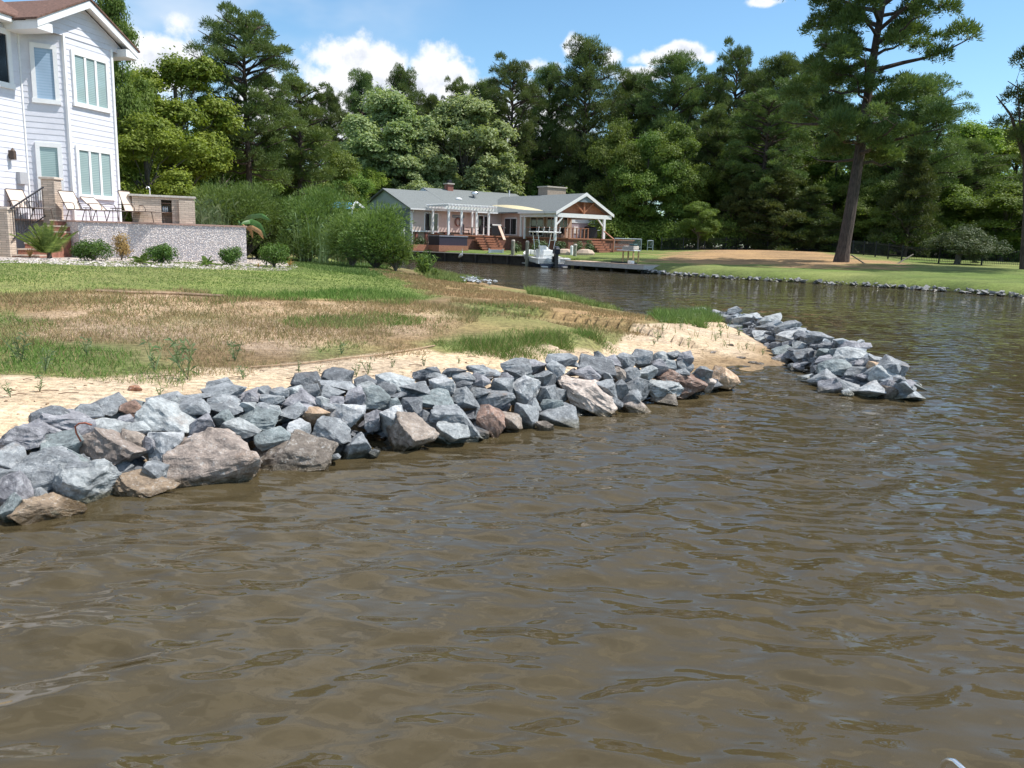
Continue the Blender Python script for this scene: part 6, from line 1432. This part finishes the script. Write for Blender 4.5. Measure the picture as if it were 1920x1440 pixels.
# maples and pines behind the ranch
tree_px('maple', 728, 150, 250, 98, 'pale silver-green maple directly behind the ranch house left gable'); tree_px('maple', 866, 158, 245, 99, 'second silver-green maple, behind the red chimney')
tree_px('limeA', 690, 300, 120, 92, 'small olive tree at the ranch house left end'); tree_px('maple', 790, 250, 170, 96, 'low silver-green maple nestling before the two big ones')
for i, (k, px, t_, w, Y, lb) in enumerate([('pineB',680,132,110,112,'dark pine top left of the maples'),('pineB',752,126,120,114,'dark pine top above the maple gap'),('pineC',850,155,90,116,'narrow pine top behind the second maple'),
    ('pineA',955,114,150,104,'dark pine standing left of the round-headed pine'),('pineB',1085,72,175,108,'massive round-headed pine behind the ranch porch'),('pineB',1020,120,130,112,'pine between the dark pine and the round-headed one'),('pineB',1248,98,185,106,'broad dome-topped pine behind the bushy tree'),('pineA',1360,86,120,104,'narrow-headed pine right of the dome-topped one'),
    ('pineB',1440,100,170,100,'wide dark pine left of the big lawn pine'),('pineB',1520,120,150,102,'dark pine directly left behind the big trunk'),('pineA',1420,170,190,90,'layered pine in front of the dark wall of trees'),('pineC',1190,150,130,112,'slim pine left of the dome-topped one'),
    ('pineB',902,150,120,112,'pine top peeping between the second maple and the dark pine'),('pineB',1165,132,130,112,'dark pine filling left of the dome-topped one'),('pineA',1308,136,130,110,'dark pine in the dip right of the dome-topped one'),('pineB',1402,132,130,108,'pine crown just right of the narrow-headed pine'),('pineA',1482,112,130,108,'dark pine crown left of the big pine branches'),('pineB',622,168,110,104,'dark pine at the left edge of the maples'),('pineB',805,178,120,115,'dark pine showing between the two maples'),('oakB',1150,208,150,92,'bushy mid-green tree behind the porch gable'),('oakA',1262,212,165,91,'rounded green tree right of the porch gable'),('oakB',1205,235,160,90,'green tree filling between the two bushy ones'),('oakA',1310,370,90,84,'small light green sapling at the dark wood edge'),
    ('pineB',1700,140,210,86,'big blue-green pine behind the lawn pine, right'),('pineC',1640,200,170,92,'pine seen just right of the thick trunk'),('limeA',1790,205,190,96,'yellow-green tree between the right pines'),('limeA',1890,200,200,98,'yellow-green tree at the far right edge'),('oakB',1880,330,220,80,'shaded leafy tree at the far right'),
    ('cone',1450,320,170,86,'olive cedar left of the big trunk'),('cone',1520,350,150,84,'olive cedar with brownish sprays beside the big trunk'),('cone',1380,330,110,88,'dark conical cedar behind the straw mound'),('greyb',1800,432,130,66,'low spreading grey-green shrub before the iron fence'),('cone',1700,270,130,79,'dark cedar behind the fence, right'),('oakB',1650,330,140,82,'shaded tree right behind the thick trunk'),('pineB',1790,260,190,90,'dark pine before the yellow-green trees')]):
    tree_px(k, px, t_, w, Y, lb, **({'name': 'spreading_shrub', 'cat': 'shrub'} if k == 'greyb' else {}))
LM = {980:'the middle of the ranch house roof',1060:'the beige ranch chimney',1130:'the open porch gable',900:'the pergola roof',1330:'the left end of the straw patch',1400:'the middle of the straw patch',1480:'the two olive cedars',1560:'the big pine trunk',1620:'the first posts of the iron fence',1750:'the left side of the grey-green shrub',1830:'the right side of the grey-green shrub',1940:'the right edge pine'}
for px, t_, w, Y in [(980,250,170,112),(1060,240,170,114),(1130,260,170,108),(900,280,150,112),(1330,200,170,98),(1400,250,170,94),(1480,230,170,96),(1560,250,170,94),(1620,300,150,88),(1750,330,170,86),(1830,360,170,84),(1940,280,190,90),(2040,200,220,88),(2150,150,260,84),(160,200,220,70),(60,160,240,66),(-80,140,260,64)]:
    tree_px('pineB' if 850 < px < 1200 else rng.choice(['oakA', 'oakB', 'pineB']), px, t_, w, Y, ('shaded forest tree directly behind '+LM[px]) if px in LM else 'shaded tree in the dark wood outside the main view', group='shaded trees of the far wood', name='forest_tree')
# undergrowth and the wood behind
def mass(name, label, pts, rr, dens, leaf, mat, seed, cat='woodland'):
    rs = np.random.RandomState(seed); bl = []
    for x, y, z, r in pts: bl.append((np.array([x, y, z])+rs.normal(0, rr, 3), r, .8))
    V, F, T = blob_leaves(bl, dens, leaf, rs=rs, inner=.1, shell=.8); o = link(name, np_mesh(name, V, F, mat, tint=T)); return tag(o, label, cat, kind='stuff')
pts = []
for i in range(150):
    px = rng.uniform(-200, 2150); Y = rng.uniform(100, 126) if px > 500 else rng.uniform(80, 100); p = aty(px, 450, Y); pts.append((p.x, p.y, rng.uniform(1, 12 if px > 950 else 9), rng.uniform(3.2, 5)))
mass('woodland', 'dark mass of far trees closing the view behind the lawn', pts, .5, 150, .25, L_OAK, 5)
pts = []
for i in range(230):
    px = rng.uniform(180, 2100); Y = 97 if px < 1120 else (87 if px < 1650 else 79); Y = 60 if px < 560 else Y; p = aty(px, 450, Y+rng.uniform(0, 6)); pts.append((p.x, p.y, g1(p.x, p.y)+rng.uniform(.2, 2.2), rng.uniform(1.3, 2.4)))
mass('undergrowth', 'shaded undergrowth along the edge of the woods', pts, .2, 420, .12, L_OAK, 6, 'undergrowth')
# ---------------------------------------------------------------- marsh shrubs by the canal
MSH = [(455,470,170,128,36,'big marsh shrub left, behind the banana plant',L_BUSH),(605,478,190,128,37,'tallest marsh shrub in the middle of the bank',L_BUSH),(535,478,110,100,38,'marsh shrub in the dip between the two tall ones',L_BUSH),(705,505,130,122,31.5,'rounded marsh shrub near the canal',L_BUSH),(742,506,62,66,31,'small bright shrub at the right end of the bank',L_BUSH),(660,498,90,100,33,'marsh shrub with bare stems below, right of centre',L_BUSH),(575,490,110,70,35,'low dark shrub at the foot of the bank',L_BUSH)]
for i, (px, py, w, h, Y, lb, mt_) in enumerate(MSH):
    q = aty(px, py, Y); q.z = g1(q.x, q.y); pt_z = aty(px, py-h, Y).z; hp = (pt_z-q.z)*CAM_F/(q-CO).length
    shrub(px, py, w, hp, lb, mt_, base=q, nb=26, dens=1500, size=.065, seed=80+i, group='marsh shrubs along the canal bank', name='marsh_shrub', needle=True, nlen=.16, nw=.03)
def reeds(name, label, spots, h, n, mat, w=.02, lean=.12, seed=1, kind='stuff', cat='reeds'):
    rs = np.random.RandomState(seed); P = []; D = []; L_ = []
    for x, y, z, r in spots:
        k = n; a = rs.normal(0, r, (k, 2)); P.append(np.stack([x+a[:, 0], y+a[:, 1], np.full(k, z)], 1)); D.append(np.stack([rs.normal(0, lean, k), rs.normal(0, lean, k), np.ones(k)], 1)); L_.append(h*rs.uniform(.6, 1.1, k))
    P, D, L_ = map(np.concatenate, (P, D, L_)); V1, F1 = blades(P, D, L_, w, rs, .04); Q = P+D/np.linalg.norm(D, axis=1)[:, None]*(L_*rs.uniform(.2, .9, len(L_)))[:, None]
    V2, F2 = blades(Q, D+rs.normal(0, .6, Q.shape)*np.array([1, 1, .3]), L_*.2, w*1.1, rs, .35)
    V = np.concatenate([V1, V2]); F = np.concatenate([F1, F2+len(V1)]); T = np.repeat(rs.rand(len(F)), 4); return tag(link(name, np_mesh(name, V, F, mat, tint=T)), label, cat, kind=kind)
sp = []
for i in range(26): q = aty(rng.uniform(362, 410), 470, rng.uniform(33, 37)); sp.append((q.x, q.y, g1(q.x, q.y), .25))
reeds('reeds', 'grey-green reeds behind the outdoor kitchen', sp, 2.5, 50, L_REED, .024, seed=2)
sp = []
for i in range(12): q = aty(rng.uniform(560, 680), 480, rng.uniform(33.5, 35)); sp.append((q.x, q.y, g1(q.x, q.y), .2))
reeds('reeds', 'pale reeds growing up among the marsh shrubs', sp, 2.2, 12, L_REED, .022, seed=3)
def weed(px, py, h, label, n=9, mat=L_REED, w=.009, seed=1, group=None, lean=.25, name='weed'):
    b = ghit(px, py); rs = np.random.RandomState(seed); Hh = h/CAM_F*(b-CO).length; t = thing(name, b, label, 'weed', group); P = np.zeros((n, 3)); D = np.stack([rs.normal(0, lean, n), rs.normal(0, lean, n), np.ones(n)], 1)
    V, F = blades(P, D, Hh, w, rs, .12); Q = np.repeat(D/np.linalg.norm(D, axis=1)[:, None], 6, 0)*Hh*rs.uniform(.15, .9, (n*6, 1)); V2, F2 = blades(Q, rs.normal(0, .7, Q.shape)+np.array([0, 0, .9]), Hh*.28, w, rs, .3)
    V = np.concatenate([V, V2]); F = np.concatenate([F, F2+n*4]); link('foliage', np_mesh('foliage', V, F, mat, tint=np.repeat(rs.rand(len(F)), 4)), parent=t)
    m = MB(); m.tube([b-Vector((0, 0, .03)), b+Vector((0, 0, Hh*.3))], [w*.4, w*.25], 5); m.build('stem', M_BARKG, t)
weed(797, 518, 46, 'tall leafy weed at the canal edge before the bulkhead', 50, L_BUSH, .03, 3, lean=.3)
weed(815, 522, 20, 'smaller tuft right of the tall canal-edge weed', 30, L_BUSH, .03, 4, lean=.4)
for i, (a, b_, h, lb) in enumerate([(352,712,78,'tall pale weed arching over the sand, left'),(163,668,36,'thin grey weed alone in the dry turf, left'),(290,700,66,'sparse twiggy weed left of the arching one'),(335,690,58,'slender twiggy weed just left of the arching one'),(440,678,40,'low pale weed right of the arching one'),(456,712,30,'yellowish sprig on the sand before the rocks'),(40,680,50,'broad pale grass clump at the left edge'),(85,700,40,'pale grass clump right of the left-edge one'),(640,665,24,'little sprig on the mat, middle'),(690,702,34,'grass sprig on the sand behind the middle rocks'),(668,706,30,'thin upright sprig left of its leaning neighbour')]):
    weed(a, b_, h, lb, 7 if i < 9 else 5, L_REED, .008, 20+i)
# ---------------------------------------------------------------- grass
def mgrass():
    rs = np.random.RandomState(9); Ps = []; Ls = []; Cs = []; Ws = []; leans = []
    def zone(poly, dens, h, c1, c2, w=.008, soft=0., lean=.45, clump=None, dry=0):
        A = np.array(poly); lo, hi = A.min(0), A.max(0); lo = np.maximum(lo, [-24, 2]); hi = np.minimum(hi, [30, 45]); n = int(dens*(hi[0]-lo[0])*(hi[1]-lo[1])); n = max(0, min(n, 400000)) if (hi > lo).all() else 0
        if n == 0: return
        X = rs.uniform(lo[0], hi[0], n); Y = rs.uniform(lo[1], hi[1], n); d = inpoly(X, Y, poly); nz = fbm(X, Y, .55, 41); keep = (d+(nz-.5)*1.1 > -soft)
        ang = np.abs(X/np.maximum(Y, .1)) < .74; keep &= ang
        if clump: keep &= fbm(X, Y, clump[0], 43) > clump[1]
        X, Y = X[keep], Y[keep]; Z = gh(X, Y)
        Ps.append(np.stack([X, Y, Z-.01], 1)); k = len(X); hh = h*(.5+1.0*fbm(X, Y, .8, 47)); Ls.append(hh*rs.uniform(.6, 1.3, k)); t = np.clip(fbm(X, Y, 1.3, 51)*1.6-.3+rs.normal(0, .2, k), 0, 1)[:, None]; c = np.array(c1)*(1-t)+np.array(c2)*t
        if dry: m_ = rs.rand(k) < dry; c[m_] = np.array((.40,.29,.15))*rs.uniform(.7, 1.2, (m_.sum(), 1))
        Cs.append(c); Ws.append(np.full(k, w)); leans.append(np.full(k, lean))
    zone(Z_LAWN, 330, .05, (.15,.23,.05), (.27,.31,.11), .012, .1)
    zone(Z_LAWN2, 260, .10, (.10,.17,.04), (.16,.22,.07), .014, .2)
    edge = gpoly([(380,556),(440,560),(560,562),(690,566),(770,572),(760,556),(700,545),(600,548),(460,552)]); zone(edge, 380, .14, (.10,.20,.035), (.19,.27,.07), .010, .1)
    zone(Z_MAT, 900, .10, (.19,.21,.075), (.30,.24,.12), .007, .2, clump=(1.5, .50), dry=.45); zone(Z_MAT, 600, .06, (.40,.29,.17), (.28,.19,.10), .007, .2, .9)
    zone(Z_BARE, 600, .10, (.24,.22,.09), (.36,.25,.13), .008, .2, clump=(1.2, .42), dry=.5)
    zone(gpoly([(-100,560),(900,570),(1180,612),(1200,625),(900,640),(780,655),(-100,700)]), 260, .12, (.15,.19,.06), (.27,.23,.10), .008, .1, clump=(2.2, .52), dry=.35)
    for i, g_ in enumerate(GREENP): zone(g_, [900, 900, 500, 700, 500, 600][i], [.13, .10, .10, .12, .12, .12][i], (.10,.20,.035), (.21,.28,.08), .008, .05, .5, dry=.12)
    zone(gpoly([(815,648),(880,636),(1050,630),(1125,634),(1125,652),(1000,668),(870,664)]), 1500, .27, (.07,.14,.025), (.18,.25,.06), .0055, 0., .55, clump=(.6, .42), dry=.12)
    zone(gpoly([(1235,604),(1240,588),(1318,592),(1336,604),(1325,618),(1290,606)]), 700, .30, (.12,.22,.045), (.22,.28,.09), .010, .1)
    zone(gpoly([(985,540),(1050,546),(1150,572),(1240,588),(1230,592),(1140,580),(1050,560),(990,552)]), 420, .26, (.12,.22,.045), (.26,.28,.10), .012, .1)
    zone(gpoly([(785,508),(880,520),(900,530),(860,532),(800,522)]), 260, .24, (.15,.22,.06), (.26,.28,.1), .014, .1)
    zone(gpoly([(1180,640),(1340,612),(1420,645),(1400,665),(1300,640),(1190,655)]), 26, .22, (.24,.26,.09), (.40,.34,.16), .008, .1, .25, clump=(.5, .5))
    zone(Z_SAND, 9, .10, (.26,.24,.08), (.42,.32,.15), .006, 0, .35, clump=(.35, .55))
    zone(gpoly([(770,478),(850,480),(1000,486),(1190,494),(1210,505),(1000,478),(850,470)]), 1, .1, (.12,.19,.05), (.2,.24,.08), .02)
    P = np.concatenate(Ps); L_ = np.concatenate(Ls); C = np.concatenate(Cs); le_ = np.concatenate(leans)[:, None]; W_ = np.concatenate(Ws)
    n = len(P); D = rs.normal(0, 1, (n, 3))*le_; D[:, 2] = 1; D /= np.linalg.norm(D, axis=1)[:, None]; s = np.cross(D, rs.normal(0, 1, (n, 3))); s /= np.linalg.norm(s, axis=1)[:, None]
    dist = np.hypot(P[:, 0], P[:, 1]); w = (W_*np.clip(dist/9, .8, 3))[:, None]; tip = P+D*L_[:, None]; tip[:, 2] -= .15*L_
    V = np.stack([P-s*w*.5, P+s*w*.5, tip], 1).reshape(-1, 3); F = np.arange(3*n).reshape(-1, 3)
    print('grass blades', n)
    tag(link('grass', np_mesh('grass', V, F, M_GRASS, col=np.repeat(C, 3, 0))), 'short lawn grass, dry turf and green tufts on the point', 'grass', kind='stuff')
mgrass()
# sprouts standing singly on the sand of the cove
for i, (a, b_, h) in enumerate([(1242,622,28),(1275,618,30),(1290,655,26),(1233,640,24),(1342,640,22),(1352,634,26),(1358,650,14),(1385,630,20),(1400,656,16),(1430,666,14),(1226,648,18),(1385,590+40,18),(1310,608,26),(1210,600,16),(1195,625,14),(735,690,22),(795,688,22),(860,682,16),(560,700,24),(600,700,16),(300,745,20),(20,745,30),(75,735,34)]):
    weed(a, b_, h, 'single grass sprout growing from the bare sand', 4, L_REED, .009, 60+i, 'sprouts on the sand', .2, 'grass_sprout')
